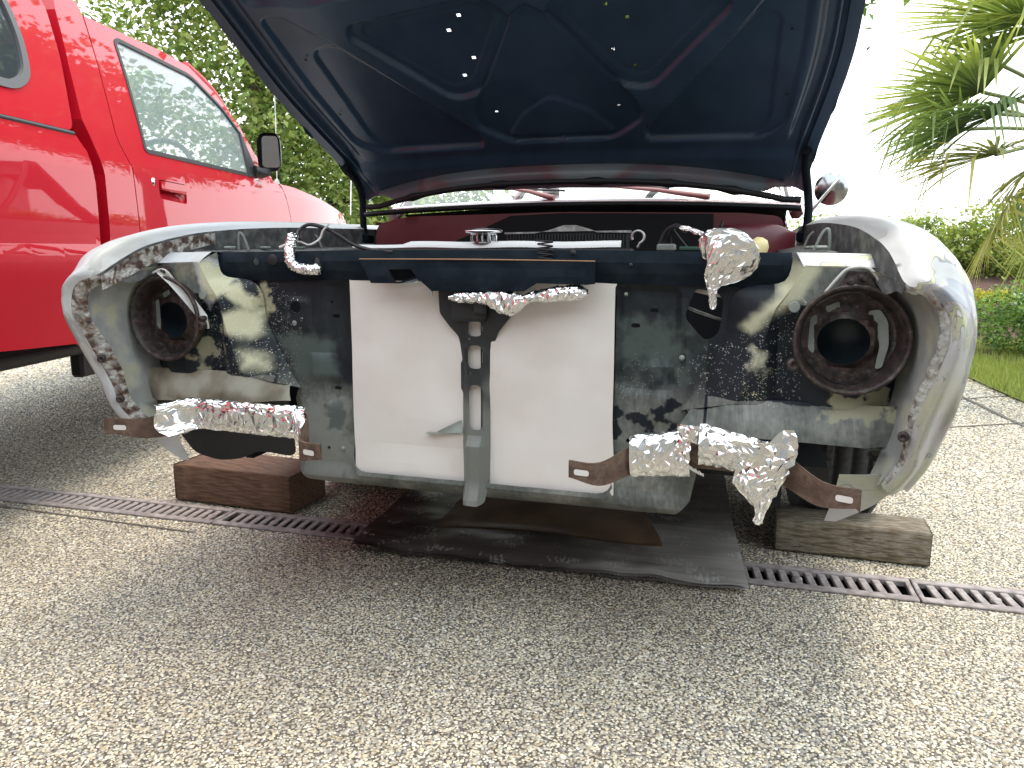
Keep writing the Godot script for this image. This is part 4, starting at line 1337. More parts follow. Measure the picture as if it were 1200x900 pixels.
func build_hood() -> void:
	var root := Node3D.new()
	root.name = "hood"
	car.add_child(root, true)
	var A := rounded(P2([0.618, 0.70, 0.570, 0.702, 0.475, 0.570, 0.225, 0.235, 0.225, 0.185, 0.530, 0.186, 0.588, 0.235, 0.612, 0.46]), 0.03, 5)
	var Bp := rounded(P2([0.556, 0.575, 0.500, 0.590, 0.225, 0.215, 0.232, 0.185, 0.505, 0.188, 0.545, 0.24]), 0.03, 5)
	var D := rounded(P2([0.430, 0.650, 0.090, 0.690, 0.035, 0.625, 0.170, 0.395, 0.255, 0.375, 0.445, 0.610]), 0.035, 5)
	var D2 := rounded(P2([0.400, 0.635, 0.110, 0.665, 0.075, 0.620, 0.190, 0.430, 0.245, 0.410, 0.410, 0.610]), 0.025, 4)
	var C := rounded(P2([0.0, 0.66, 0.055, 0.62, 0.130, 0.477, 0.225, 0.315, 0.225, 0.265, 0.140, 0.195, -0.01, 0.195, -0.01, 0.66]), 0.03, 4)
	var C2 := rounded(P2([0.0, 0.36, 0.09, 0.30, 0.15, 0.215, -0.01, 0.215]), 0.02, 4)
	var E := rounded(P2([0.620, 0.74, 0.560, 0.74, 0.50, 0.72, 0.08, 0.76, -0.01, 0.765, -0.01, 0.96, 0.55, 0.93, 0.62, 0.86]), 0.04, 4)
	var SH := [[A, 0.011, 0.0032], [Bp, 0.007, 0.0032], [D, 0.014, 0.0035], [C, 0.014, 0.0035], [C2, -0.006, 0.004], [E, 0.012, 0.005], [D2, 0.003, 0.0032]]
	var wid := func(s: float) -> float: return 0.655 + 0.055 * sm(0.0, 0.55, s) - 0.04 * sm(0.8, 1.06, s)
	var nx := 300
	var ns := 208
	for q in SH:
		var lo: Vector2 = q[0][0]
		var hi: Vector2 = q[0][0]
		for p in q[0]:
			lo = lo.min(p)
			hi = hi.max(p)
		q.append(Rect2(lo, hi - lo).grow(0.008))
	var L := 1.05
	var hx := [[-0.143, 0.628], [-0.182, 0.590], [-0.147, 0.499], [-0.192, 0.441], [-0.145, 0.307], [0.194, 0.621], [0.232, 0.582], [0.190, 0.494], [0.235, 0.435], [0.180, 0.305]]
	var drop := {}
	for h in hx:
		var w: float = wid.call(h[1])
		for di in 2:
			for dj in 2:
				drop[Vector2i(int((h[0] / w * 0.5 + 0.5) * nx) + di, int(h[1] / L * ns) + dj)] = true
	var skip := func(i: int, j: int) -> bool: return drop.has(Vector2i(i, j))
	var crown := func(x: float, s: float) -> float: return 0.018 * (1.0 - pow(x / 0.7, 2.0)) + 0.01 * sin(s * 2.6)
	var st := S()
	grid(st, nx, ns, func(u: float, v: float):
		var s := v * L
		var w: float = wid.call(s)
		var x := (u * 2.0 - 1.0) * w
		var ax := absf(x - 0.018 * sm(0.62, 0.45, absf(x)))
		var h := 0.0
		for q in SH:
			if not (q[3] as Rect2).has_point(Vector2(ax, s)):
				continue
			var d := sdpoly(Vector2(ax, s), q[0])
			if d < q[2]:
				h += q[1] * (1.0 - sm(-q[2], q[2], d))
		var edge := w - absf(x)
		h += 0.006 * sm(0.075, 0.066, edge) * sm(0.030, 0.045, edge) * sm(0.15, 0.25, s)
		h -= 0.014 * sm(0.030, 0.0, edge)
		h -= 0.010 * sm(0.16, 0.11, s)
		h = minf(h, 0.018) + 0.0006 * nz.get_noise_2d(x * 700.0, s * 700.0)
		return hood_at(x, s, h + crown.call(x, s)), null, true, skip)
	put("hood_inner_panel", st, M.navy, root)
	st = S()
	grid(st, nx, ns, func(u: float, v: float):
		var s := v * L
		var x: float = (u * 2.0 - 1.0) * (wid.call(s) + 0.004)
		return hood_at(x, s, 0.0192 + crown.call(x, s)), null, true, skip)
	put("hood_skin", st, M.maroon, root)
	# folded side rims
	for sd in [-1.0, 1.0]:
		st = S()
		grid(st, 60, 6, func(u: float, v: float):
			var s := lerpf(-0.03, L, u)
			var w: float = wid.call(s)
			var e := 0.003 * nz.get_noise_2d(u * 900.0, 3.0) + 0.010 * (sm(0.02, 0.0, absf(u - 0.16) - 0.012) + sm(0.02, 0.0, absf(u - 0.33) - 0.006)) * v
			return hood_at(sd * (w + 0.006 - 0.004 * v), s, lerpf(0.024, -0.016, v) - e + crown.call(w, s)))
		grid(st, 60, 2, func(u: float, v: float):
			var s := lerpf(0.02, L, u)
			var w: float = wid.call(s)
			return hood_at(sd * (w + 0.002 - 0.026 * v), s, -0.016 + crown.call(w, s) + 0.004 * v))
		put("side_rim", st, M.navy, root)
		st = S()
		var edge := []
		for i in 24:
			var s := lerpf(0.05, 0.98, i / 23.0)
			edge.append(hood_at(sd * (wid.call(s) - 0.040), s, -0.006 + crown.call(wid.call(s), s)))
		tube(st, edge, 0.004, 6)
		put("seam", st, M.navy, root)
	st = S()
	for sp in [[-0.572, 0.561], [-0.578, 0.358], [-0.403, 0.690], [0.582, 0.540], [0.584, 0.342], [0.40, 0.69], [0.60, 0.1]]:
		lathe(st, [[0.0, 0.0], [0.004, 0.0]], hood_at(sp[0], sp[1], 0.004 + crown.call(sp[0], sp[1])), facing(hood_at(0, 0, 0) - hood_at(0, 0, 1)), 8)
	put("rivet_hole", st, M.void, root)
	# rear lip and its rubber seal
	st = S()
	var top := func(x: float) -> float: return 0.108 - 0.085 * pow(absf(x) / 0.6, 2.6)
	grid(st, 48, 6, func(u: float, v: float):
		var x := lerpf(-0.600, 0.600, u)
		var s: float = top.call(x)
		var ends := sm(0.0, 0.06, minf(u, 1.0 - u))
		return hood_at(x, s, -0.006 + crown.call(x, s)) + Vector3(0, -0.046 * v * lerpf(0.35, 1.0, ends), 0.014 * v + 0.010 * sin(v * PI)))
	put("rear_lip", st, M.lipmaroon, root)
	st = S()
	var line := []
	var rads := []
	for i in 61:
		var x := lerpf(-0.645, 0.645, i / 60.0)
		var s: float = top.call(clampf(x, -0.6, 0.6))
		line.append(hood_at(x, s, -0.006 + crown.call(x, s)) + Vector3(0, -0.050, 0.010))
		var b := 0.0
		for c in [-0.47, -0.18, 0.10, 0.30, 0.47]:
			b = maxf(b, sm(0.030, 0.008, absf(x - c)))
		rads.append(0.0085 + 0.005 * b)
	tube(st, line, rads, 8)
	put("rear_seal", st, M.black, root)
	# hinges
	for sd in [-1.0, 1.0]:
		st = S()
		tube(st, spline([Vector3(sd * 0.663, 0.865, -0.80), Vector3(sd * 0.666, 0.93, -0.80), Vector3(sd * 0.660, 0.985, -0.79), Vector3(sd * 0.650, 1.03, -0.74), Vector3(sd * 0.646, 1.07, -0.66)], 6), 0.011, 8)
		box(st, Vector3(sd * 0.664, 0.862, -0.80), Vector3(0.05, 0.03, 0.05), 0.006)
		put("hood_hinge", st, M.dark, car)

func build_body() -> void:
	# windscreen, pillars, roof, rear glass, sides
	var st := S()
	var ws := func(u: float, v: float) -> Vector3:
		var x := lerpf(-0.64, 0.64, u) * lerpf(1.0, 0.86, v)
		var bow := 1.0 - pow(absf(x) / 0.66, 2.2)
		return Vector3(x, 0.957 + 0.016 * bow + 0.40 * v, -0.98 + 0.07 * bow - 0.50 * v)
	grid(st, 24, 8, ws)
	var wind := put("windscreen", st, M.glass, car)
	st = S()
	var ed := []
	for i in 25:
		ed.append(ws.call(i / 24.0, 0.0) + Vector3(0, 0.002, 0.006))
	tube(st, ed, 0.007, 6)
	for sd in [0.0, 1.0]:
		tube(st, [ws.call(sd, 0.0), ws.call(sd, 0.5), ws.call(sd, 1.0)], 0.016, 6)
	put("windscreen_trim", st, M.chrome, wind)
	st = S()
	grid(st, 16, 10, func(u: float, v: float):
		var x := lerpf(-0.56, 0.56, u)
		return Vector3(x, 1.345 + 0.035 * sin(v * PI) * (1.0 - pow(x / 0.7, 2.0)) - 0.05 * pow(absf(x) / 0.56, 4.0), lerpf(-1.44, -2.75, v)))
	grid(st, 16, 4, func(u: float, v: float):
		var x := lerpf(-0.62, 0.62, u)
		return Vector3(x * 1.03, 0.96 - 0.06 * v, lerpf(-3.35, -4.1, v)))
	put("roof", st, M.maroon, car)
	st = S()
	quad(st, Vector3(-0.55, 1.33, -2.78), Vector3(0.55, 1.33, -2.78), Vector3(0.6, 0.97, -3.33), Vector3(-0.6, 0.97, -3.33))
	put("rear_window", st, M.glass, car)
	for s in [-1.0, 1.0]:
		st = S()
		grid(st, 24, 8, func(u: float, v: float):
			var z := lerpf(-1.0, -4.15, u)
			var y := lerpf(0.92, 0.30, v)
			return Vector3(s * (0.72 + 0.148 * sin(clampf(v * 2.2, 0, PI / 2))), y, z))
		for z in [[-1.46, -1.0], [-2.75, -2.1]]:
			tube(st, [Vector3(s * 0.56, 1.32, z[0]), Vector3(s * 0.645, 0.93, z[1] if z[0] < -2.0 else -0.98)], 0.02, 6)
		tube(st, [Vector3(s * 0.56, 1.32, -2.75), Vector3(s * 0.68, 0.93, -3.4)], 0.05, 6)
		put("body_side", st, M.maroon, car)
	st = S()
	grid(st, 20, 3, func(u: float, v: float): return Vector3(lerpf(-0.62, 0.62, u), 0.945 + 0.02 * sin(u * PI) - 0.3 * v * v, lerpf(-1.02, -1.28, v)))
	for x in [-0.3, 0.3]:
		box(st, Vector3(x, 0.62, -2.0), Vector3(0.46, 0.5, 0.14), 0.05, Basis(Vector3.RIGHT, -0.2))
	box(st, Vector3(0, 0.60, -2.95), Vector3(1.1, 0.5, 0.16), 0.05)
	box(st, Vector3(0, 0.30, -2.3), Vector3(1.45, 0.03, 3.7))
	put("interior", st, M.black, car)
	st = S()
	var wheel := []
	for i in 33:
		var a := TAU * i / 32.0
		wheel.append(Vector3(0.32 + cos(a) * 0.19, 0.90 + sin(a) * 0.17, -1.36 + sin(a) * 0.07))
	tube(st, wheel, 0.012, 6, false)
	put("steering_wheel", st, M.black, car)
	# wipers
	for w in [[-0.07, -0.22, 1.0], [0.39, 0.10, 1.0]]:
		var root := Node3D.new()
		root.name = "wiper" if w[0] < 0 else "wiper_001"
		car.add_child(root, true)
		var piv := Vector3(w[0], 0.984 if w[0] < 0.2 else 0.978, -0.885)
		var mid := Vector3(w[1], 1.018, -0.945)
		st = S()
		tube(st, [piv + Vector3(0.012, 0.0, 0.004), piv, piv.lerp(mid, 0.5) + Vector3(0, 0.004, 0), mid], [0.009, 0.010, 0.007, 0.004], 6)
		put("wiper_arm", st, M.wiper, root)
		st = S()
		var a := mid + Vector3(-0.20, 0.004, -0.006)
		var b := mid + Vector3(0.18, -0.010, 0.002)
		tube(st, [a, a.lerp(b, 0.5) + Vector3(0, 0.002, 0.003), b], 0.004, 6)
		for k in [0.12, 0.42, 0.6, 0.9]:
			tube(st, [a.lerp(b, k) + Vector3(0, 0.003, 0), mid + Vector3((k - 0.5) * 0.12, 0.014, 0)], 0.0018, 5)
		put("wiper_blade", st, M.trim, root)
	# round door mirror
	var mr := Node3D.new()
	mr.name = "door_mirror"
	car.add_child(mr, true)
	st = S()
	var mc := Vector3(0.775, 1.03, -1.45)
	var mb := facing(Vector3(-0.2, -0.16, 1.0))
	lathe(st, [[0.0, 0.022], [0.02, 0.020], [0.04, 0.012], [0.052, 0.002], [0.055, -0.006], [0.052, -0.012], [0.0, -0.012]], mc, mb, 40)
	put("mirror_head", st, M.mirrorback, mr)
	st = S()
	tube(st, spline([mc + Vector3(0.02, 0.03, 0.022), mc + Vector3(-0.005, 0.0, 0.028), mc + Vector3(-0.05, -0.06, 0.02), mc + Vector3(-0.075, -0.10, 0.0)], 4), 0.006, 8)
	put("mirror_arm", st, M.chrome, mr)

# ---------- red pickup: l forward along its side, y up, n out of its side towards the car ----------
var truck: Node3D

func tk(l: float, y: float, n := 0.0) -> Vector3:
	return Vector3(n, y, -l)

func truck_n(l: float, y: float) -> float:
	var t := y - 1.19
	var n := -0.15 * (t + sqrt(t * t + 0.0016)) + 0.006
	n -= 0.10 * pow(maxf(0.0, y - 1.45), 1.6)
	n += 0.012 * sm(1.19, 1.10, y) - 0.02 * sm(0.95, 0.55, y) + 0.010 * sm(0.86, 0.80, y) - 0.10 * pow(maxf(0.0, l - 1.3) / 1.4, 2.0)
	return n

func truck_panel(called: String, poly: PackedVector2Array, holes: Array, m: Material, parent: Node, push := 0.0, thick := 0.03, cellsize := 0.03) -> MeshInstance3D:
	var st := S()
	patch(st, poly, holes, cellsize, func(l: float, y: float, d: float):
		return tk(l, y, truck_n(l, y) + push - d), thick)
	return put(called, st, m, parent)

func build_truck() -> void:
	truck = thing("pickup_truck", "red pickup truck with a canopy over its bed, parked beside the classic car", "pickup truck", TRUCK_AT, TRUCK_YAW)
	# bed side with rear wheel arch
	var bed := P2([-2.95, 0.62, -2.62, 0.56, -2.56, 0.72, -2.40, 0.86, -2.2, 0.93, -2.0, 0.95, -1.8, 0.93, -1.6, 0.86, -1.45, 0.72, -1.38, 0.55, -0.745, 0.515, -0.735, 0.80, -0.735, 1.05, -0.755, 1.15, -0.79, 1.193, -2.95, 1.193])
	truck_panel("bed_side", bed, [], M.red, truck)
	var can := rounded(P2([-2.95, 1.203, -0.80, 1.207, -0.725, 1.44, -0.69, 1.62, -0.70, 1.70, -0.78, 1.76, -2.9, 1.78]), 0.03)
	var canwin := rounded(P2([-2.5, 1.290, -1.02, 1.290, -0.93, 1.340, -0.895, 1.46, -0.90, 1.585, -0.95, 1.66, -2.5, 1.66]), 0.07, 6)
	truck_panel("canopy_side", can, [canwin], M.red, truck)
	var win := Node3D.new()
	win.name = "canopy_window"
	truck.add_child(win, true)
	var inner := PackedVector2Array()
	for g in Geometry2D.offset_polygon(canwin, -0.026):
		inner = g
	truck_panel("window_frame", canwin, [inner], M.greytrim, win, 0.006, 0.02, 0.03)
	truck_panel("pane", inner, [], M.tint, win, -0.004, 0.004, 0.06)
	# channel between bed and cab
	var st := S()
	grid(st, 20, 6, func(u: float, v: float):
		var y := lerpf(0.50, 1.70, u)
		return tk(lerpf(-0.80, -0.64, v) + (0.04 * sm(1.19, 1.6, y)), y, truck_n(0, y) - 0.07 - 0.03 * sin(v * PI)))
	put("cab_back", st, M.red, truck)
	st = S()
	tube(st, [tk(-2.95, 1.198, -0.004), tk(-0.80, 1.199, -0.004)], 0.007, 6)
	put("canopy_seal", st, M.trim, truck)
	# cab
	var door_rear := [-0.478, 0.50, -0.478, 0.909, -0.494, 1.123, -0.533, 1.20, -0.542, 1.232, -0.498, 1.455, -0.457, 1.655]
	var quarter := P2([-0.672, 0.515, -0.484, 0.50, -0.484, 0.909, -0.500, 1.123, -0.539, 1.20, -0.548, 1.232, -0.504, 1.455, -0.465, 1.655, -0.47, 1.70, -0.60, 1.70, -0.633, 1.627, -0.688, 1.433, -0.727, 1.254, -0.700, 1.17, -0.676, 1.08])
	truck_panel("cab_quarter", quarter, [], M.red, truck, 0.0, 0.05)
	var doorp := P2(door_rear)
	for p in [[0.10, 1.668], [0.33, 1.655], [0.53, 1.575], [0.70, 1.440], [0.80, 1.30], [0.87, 1.20], [1.0, 1.188], [1.06, 1.16], [1.14, 1.0], [1.15, 0.75], [1.10, 0.50]]:
		doorp.append(Vector2(p[0], p[1]))
	doorp.reverse()
	var win2 := rounded(P2([-0.375, 1.200, -0.35, 1.189, 0.60, 1.189, 0.695, 1.195, 0.710, 1.225, 0.690, 1.405, 0.552, 1.513, 0.335, 1.607, 0.28, 1.618, -0.27, 1.629, -0.308, 1.61]), 0.03)
	var hdl := rounded(P2([-0.318, 1.022, -0.10, 1.012, -0.10, 1.092, -0.318, 1.096]), 0.015)
	truck_panel("door", doorp, [win2, hdl], M.red, truck, 0.0, 0.04, 0.04)
	var door := truck.get_node("door")
	st = S()
	patch(st, hdl, [], 0.02, func(l: float, y: float, d: float): return tk(l, y, truck_n(l, y) - 0.03 + 0.02 * sm(0.03, 0.0, -sdpoly(Vector2(l, y), hdl))))
	put("handle_cup", st, M.red, door)
	st = S()
	patch(st, rounded(P2([-0.308, 1.058, -0.108, 1.050, -0.108, 1.088, -0.308, 1.090]), 0.010), [], 0.012, func(l: float, y: float, d: float): return tk(l, y, truck_n(l, y) + 0.006 - 0.10 * maxf(0.0, 1.065 - y) - d), 0.012)
	put("handle", st, M.red, door)
	st = S()
	lathe(st, [[0.0, 0.006], [0.014, 0.005], [0.016, 0.0], [0.016, -0.004]], tk(-0.357, 1.083, 0.014), Basis(Vector3.BACK, -PI / 2), 20)
	put("door_lock", st, M.chrome, door)
	var wi := PackedVector2Array()
	for g in Geometry2D.offset_polygon(win2, -0.016):
		wi = g
	truck_panel("window_seal", win2, [wi], M.trim, door, 0.003, 0.03, 0.03)
	truck_panel("window", wi, [], M.pane, door, -0.004, 0.004, 0.08)
	st = S()
	patch(st, P2([0.60, 1.189, 0.72, 1.189, 0.705, 1.30, 0.66, 1.41]), [], 0.03, func(l: float, y: float, d: float): return tk(l, y, truck_n(l, y) + 0.006 - d), 0.01)
	put("mirror_sail", st, M.trim, door)
	# mirror
	var mir := Node3D.new()
	mir.name = "wing_mirror"
	truck.add_child(mir, true)
	st = S()
	tube(st, [tk(0.68, 1.222, 0.0), tk(0.72, 1.215, 0.03), tk(0.76, 1.225, 0.05)], [0.03, 0.026, 0.02], 8)
	put("mirror_arm", st, M.trim, mir)
	st = S()
	grid(st, 20, 12, func(u: float, v: float):
		var a := u * TAU
		var r := sin(v * PI * 0.5)
		var c := Vector2(cos(a), sin(a))
		c = c.normalized() * pow(pow(absf(c.x), 4.0) + pow(absf(c.y), 4.0), -0.25)
		return tk(0.74 + 0.07 * cos(v * PI * 0.5), 1.322, 0.06) + Vector3(c.x * 0.062 * r, c.y * 0.098 * r, 0))
	put("mirror_shell", st, M.trim, mir)
	st = S()
	patch(st, rounded(P2([-0.036, -0.076, 0.052, -0.076, 0.050, 0.080, -0.028, 0.080]), 0.02), [], 0.05, func(x: float, y: float, d: float): return tk(0.736 + 0.20 * x - 0.10 * y, 1.322 + y, 0.06 + x))
	put("mirror_glass", st, M.mirrorback, mir)
	# front wing, hood, roof, pillars, windscreen
	var wing := P2([1.115, 0.50, 1.155, 0.75, 1.146, 1.0, 1.066, 1.165, 1.03, 1.186, 1.25, 1.184, 1.75, 1.150, 2.40, 1.085, 2.62, 1.02, 2.68, 0.72, 2.52, 0.55, 2.46, 0.72, 2.30, 0.86, 2.1, 0.93, 1.9, 0.95, 1.7, 0.93, 1.5, 0.86, 1.35, 0.72, 1.28, 0.50])
	wing.reverse()
	truck_panel("front_wing", wing, [], M.red, truck)
	st = S()
	grid(st, 16, 16, func(u: float, v: float):
		var l := lerpf(0.95, 2.62, v)
		var n := lerpf(-0.012, -1.55, u)
		var y := lerpf(1.192, 1.09, pow(v, 1.4)) + 0.05 * sm(0.0, 0.14, u) * sm(1.0, 0.86, u) * (1.0 - 0.4 * v)
		return tk(l, y, n - 0.10 * pow(maxf(0.0, l - 1.3) / 1.4, 2.0) * (1.0 if u < 0.5 else -1.0)))
	put("hood", st, M.red, truck)
	st = S()
	grid(st, 20, 14, func(u: float, v: float):
		var l := lerpf(-0.62, 0.42, u)
		var k := sm(0.0, 0.5, minf(v, 1.0 - v))
		return tk(l, 1.655 + 0.095 * k - 0.05 * pow(maxf(0.0, u - 0.6) / 0.4, 2.0) * k, lerpf(-0.150, -1.45, v)))
	put("roof", st, M.red, truck)
	st = S()
	grid(st, 20, 12, func(u: float, v: float):
		var l := lerpf(-2.9, -0.72, u)
		var k := sm(0.0, 0.5, minf(v, 1.0 - v))
		return tk(l, 1.745 + 0.07 * k, lerpf(-0.195, -1.4, v)))
	put("canopy_roof", st, M.red, truck)
	st = S()
	for sd in [0.0, 1.0]:
		var n0 := lerpf(-0.178, -1.42, sd)
		var n1 := lerpf(-0.045, -1.55, sd)
		tube(st, spline([tk(0.36, 1.66, n0), tk(0.56, 1.575, lerpf(n0, n1, 0.25)), tk(0.82, 1.35, lerpf(n0, n1, 0.6)), tk(0.98, 1.19, n1)], 5), 0.030, 8)
	put("roof_pillar", st, M.red, truck)
	st = S()
	grid(st, 10, 6, func(u: float, v: float): return tk(lerpf(1.02, 0.44, v) + 0.08 * sin(u * PI), lerpf(1.18, 1.66, v), lerpf(lerpf(-0.04, -1.56, u), lerpf(-0.15, -1.45, u), v)))
	put("windscreen", st, M.pane, truck)
	# far side, floor, seats
	st = S()
	quad(st, tk(-2.95, 0.55, -1.62), tk(2.6, 0.55, -1.62), tk(2.6, 1.19, -1.62), tk(-2.95, 1.19, -1.62))
	quad(st, tk(-2.95, 1.19, -1.62), tk(-0.8, 1.19, -1.62), tk(-0.8, 1.74, -1.45), tk(-2.95, 1.74, -1.45))
	quad(st, tk(-2.95, 0.55, -0.02), tk(-2.95, 0.55, -1.62), tk(-2.95, 1.74, -1.45), tk(-2.95, 1.74, -0.17))
	put("far_side", st, M.red, truck)
	st = S()
	box(st, tk(-0.2, 0.56, -0.82), Vector3(1.4, 0.04, 5.0))
	box(st, tk(0.93, 1.06, -0.82), Vector3(1.5, 0.22, 0.3), 0.08)
	for n in [-0.45, -1.15]:
		box(st, tk(-0.32, 1.05, n), Vector3(0.46, 0.62, 0.14), 0.05, Basis(Vector3.RIGHT, 0.2))
		box(st, tk(-0.38, 1.44, n), Vector3(0.24, 0.16, 0.09), 0.04)
	box(st, tk(-0.70, 1.02, -0.82), Vector3(1.2, 0.95, 0.03))
	put("cab_interior", st, M.black, truck)
	st = S()
	var sw := []
	for i in 29:
		var a := TAU * i / 28.0
		sw.append(tk(0.56 + 0.07 * sin(a), 1.20 + 0.17 * sin(a), -0.45 + 0.18 * cos(a)))
	tube(st, sw, 0.014, 6, false)
	put("steering_wheel", st, M.black, truck)
	# frame, mud flap and wheels
	st = S()
	box(st, tk(-0.2, 0.50, -0.30), Vector3(0.10, 0.12, 5.2), 0.02)
	box(st, tk(-0.62, 0.44, -0.16), Vector3(0.05, 0.14, 0.10), 0.01)
	tube(st, [tk(-1.3, 0.49, -0.12), tk(0.9, 0.49, -0.12)], 0.03, 8)
	tube(st, [tk(-2.4, 0.40, -0.8), tk(-0.9, 0.42, -0.75), tk(1.5, 0.44, -0.7)], 0.05, 8)
	put("chassis", st, M.black, truck)
	for l in [-2.0, 1.9]:
		for n in [-0.13, -1.48]:
			var w := Node3D.new()
			var k := 0
			while truck.has_node("wheel" if k == 0 else "wheel_%03d" % k):
				k += 1
			w.name = "wheel" if k == 0 else "wheel_%03d" % k
			truck.add_child(w, true)
			st = S()
			lathe(st, [[0.20, -0.10], [0.30, -0.115], [0.355, -0.095], [0.365, -0.06], [0.366, 0.06], [0.355, 0.095], [0.30, 0.115], [0.20, 0.10]], tk(l, 0.366, n), Basis(Vector3.BACK, PI / 2), 40)
			put("tyre", st, M.rubber, w)
			st = S()
			lathe(st, [[0.0, -0.07], [0.08, -0.075], [0.10, -0.04], [0.17, -0.05], [0.20, -0.10], [0.205, 0.1], [0.1, 0.05], [0.0, 0.05]], tk(l, 0.366, n), Basis(Vector3.BACK, PI / 2), 28)
			put("rim", st, M.steel, w)
	# aerial
	st = S()
	tube(st, [tk(1.05, 1.19, -0.02), tk(1.16, 1.55, -0.05), tk(1.25, 1.95, -0.08)], 0.0035, 5)
	lathe(st, [[0.018, 0.0], [0.014, 0.02], [0.005, 0.03]], tk(1.05, 1.185, -0.02), Basis(), 10)
	put("aerial", st, M.steel, truck)
	st = S()
	tube(st, [tk(2.55, 1.08, -0.02), tk(2.6, 1.34, -0.02)], 0.005, 5)
	put("wing_marker", st, M.white, truck)

# ---------- things lying on, stuck to or standing under the car ----------
# vertices are given in the car's axes; the node stands at the thing's own place
func by_car(called: String, label: String, category: String, st: SurfaceTool, m: Material, origin: Vector3, group := "") -> MeshInstance3D:
	st.generate_normals()
	var s2 := S()
	s2.append_from(st.commit(), 0, Transform3D(Basis(), -origin))
	var o := MeshInstance3D.new()
	o.mesh = s2.commit()
	place(called, o, m)
	o.position = CAR_AT + origin.rotated(Vector3.UP, CAR_YAW)
	o.rotation.y = CAR_YAW
	tag(o, label, category, group)
	return o

# crumpled foil over a sheet f(u, v) with outward normal n
func foil(st: SurfaceTool, nu: int, nv: int, f: Callable, amp: float, k0: float, k1: float, cut = null) -> void:
	var fs := folds(5, k0 * 1.5, k1 * 1.6)
	var fine := folds(6, k1 * 1.6, k1 * 3.0)
	var p0 := PackedVector3Array()
	st.set_smooth_group(-1)
	nu *= 2
	nv *= 2
	for j in nv + 1:
		for i in nu + 1:
			var u := float(i) / nu
			var v := float(j) / nv
			var jit := Vector2(rng.randf() - 0.5, rng.randf() - 0.5) * 0.9
			var uu := clampf(u + jit.x / nu, 0.0, 1.0) if i > 0 and i < nu else u
			var vv := clampf(v + jit.y / nv, 0.0, 1.0) if j > 0 and j < nv else v
			var p: Vector3 = f.call(uu, vv)
			var e := 0.003
			var du: Vector3 = f.call(minf(uu + e, 1.0), vv) - f.call(maxf(uu - e, 0.0), vv)
			var dv: Vector3 = f.call(uu, minf(vv + e, 1.0)) - f.call(uu, maxf(vv - e, 0.0))
			var n := du.cross(dv).normalized()
			var q := Vector2(p.x + p.z * 0.6, p.y - p.z * 0.4)
			p0.append(p + n * (amp * crease(fs, q) * 1.3 + amp * 0.3 * crease(fine, q) + amp * rng.randf_range(-0.26, 0.26) * (1.3 if i % 2 == 0 and j % 2 == 0 else 0.45)))
	for j in nv:
		for i in nu:
			if cut != null and cut.call(float(i) / nu, float(j) / nv):
				continue
			var a := j * (nu + 1) + i
			if (i + j) % 2 == 0:
				quad(st, p0[a], p0[a + 1], p0[a + nu + 2], p0[a + nu + 1])
			else:
				quad(st, p0[a + 1], p0[a + nu + 2], p0[a + nu + 1], p0[a])

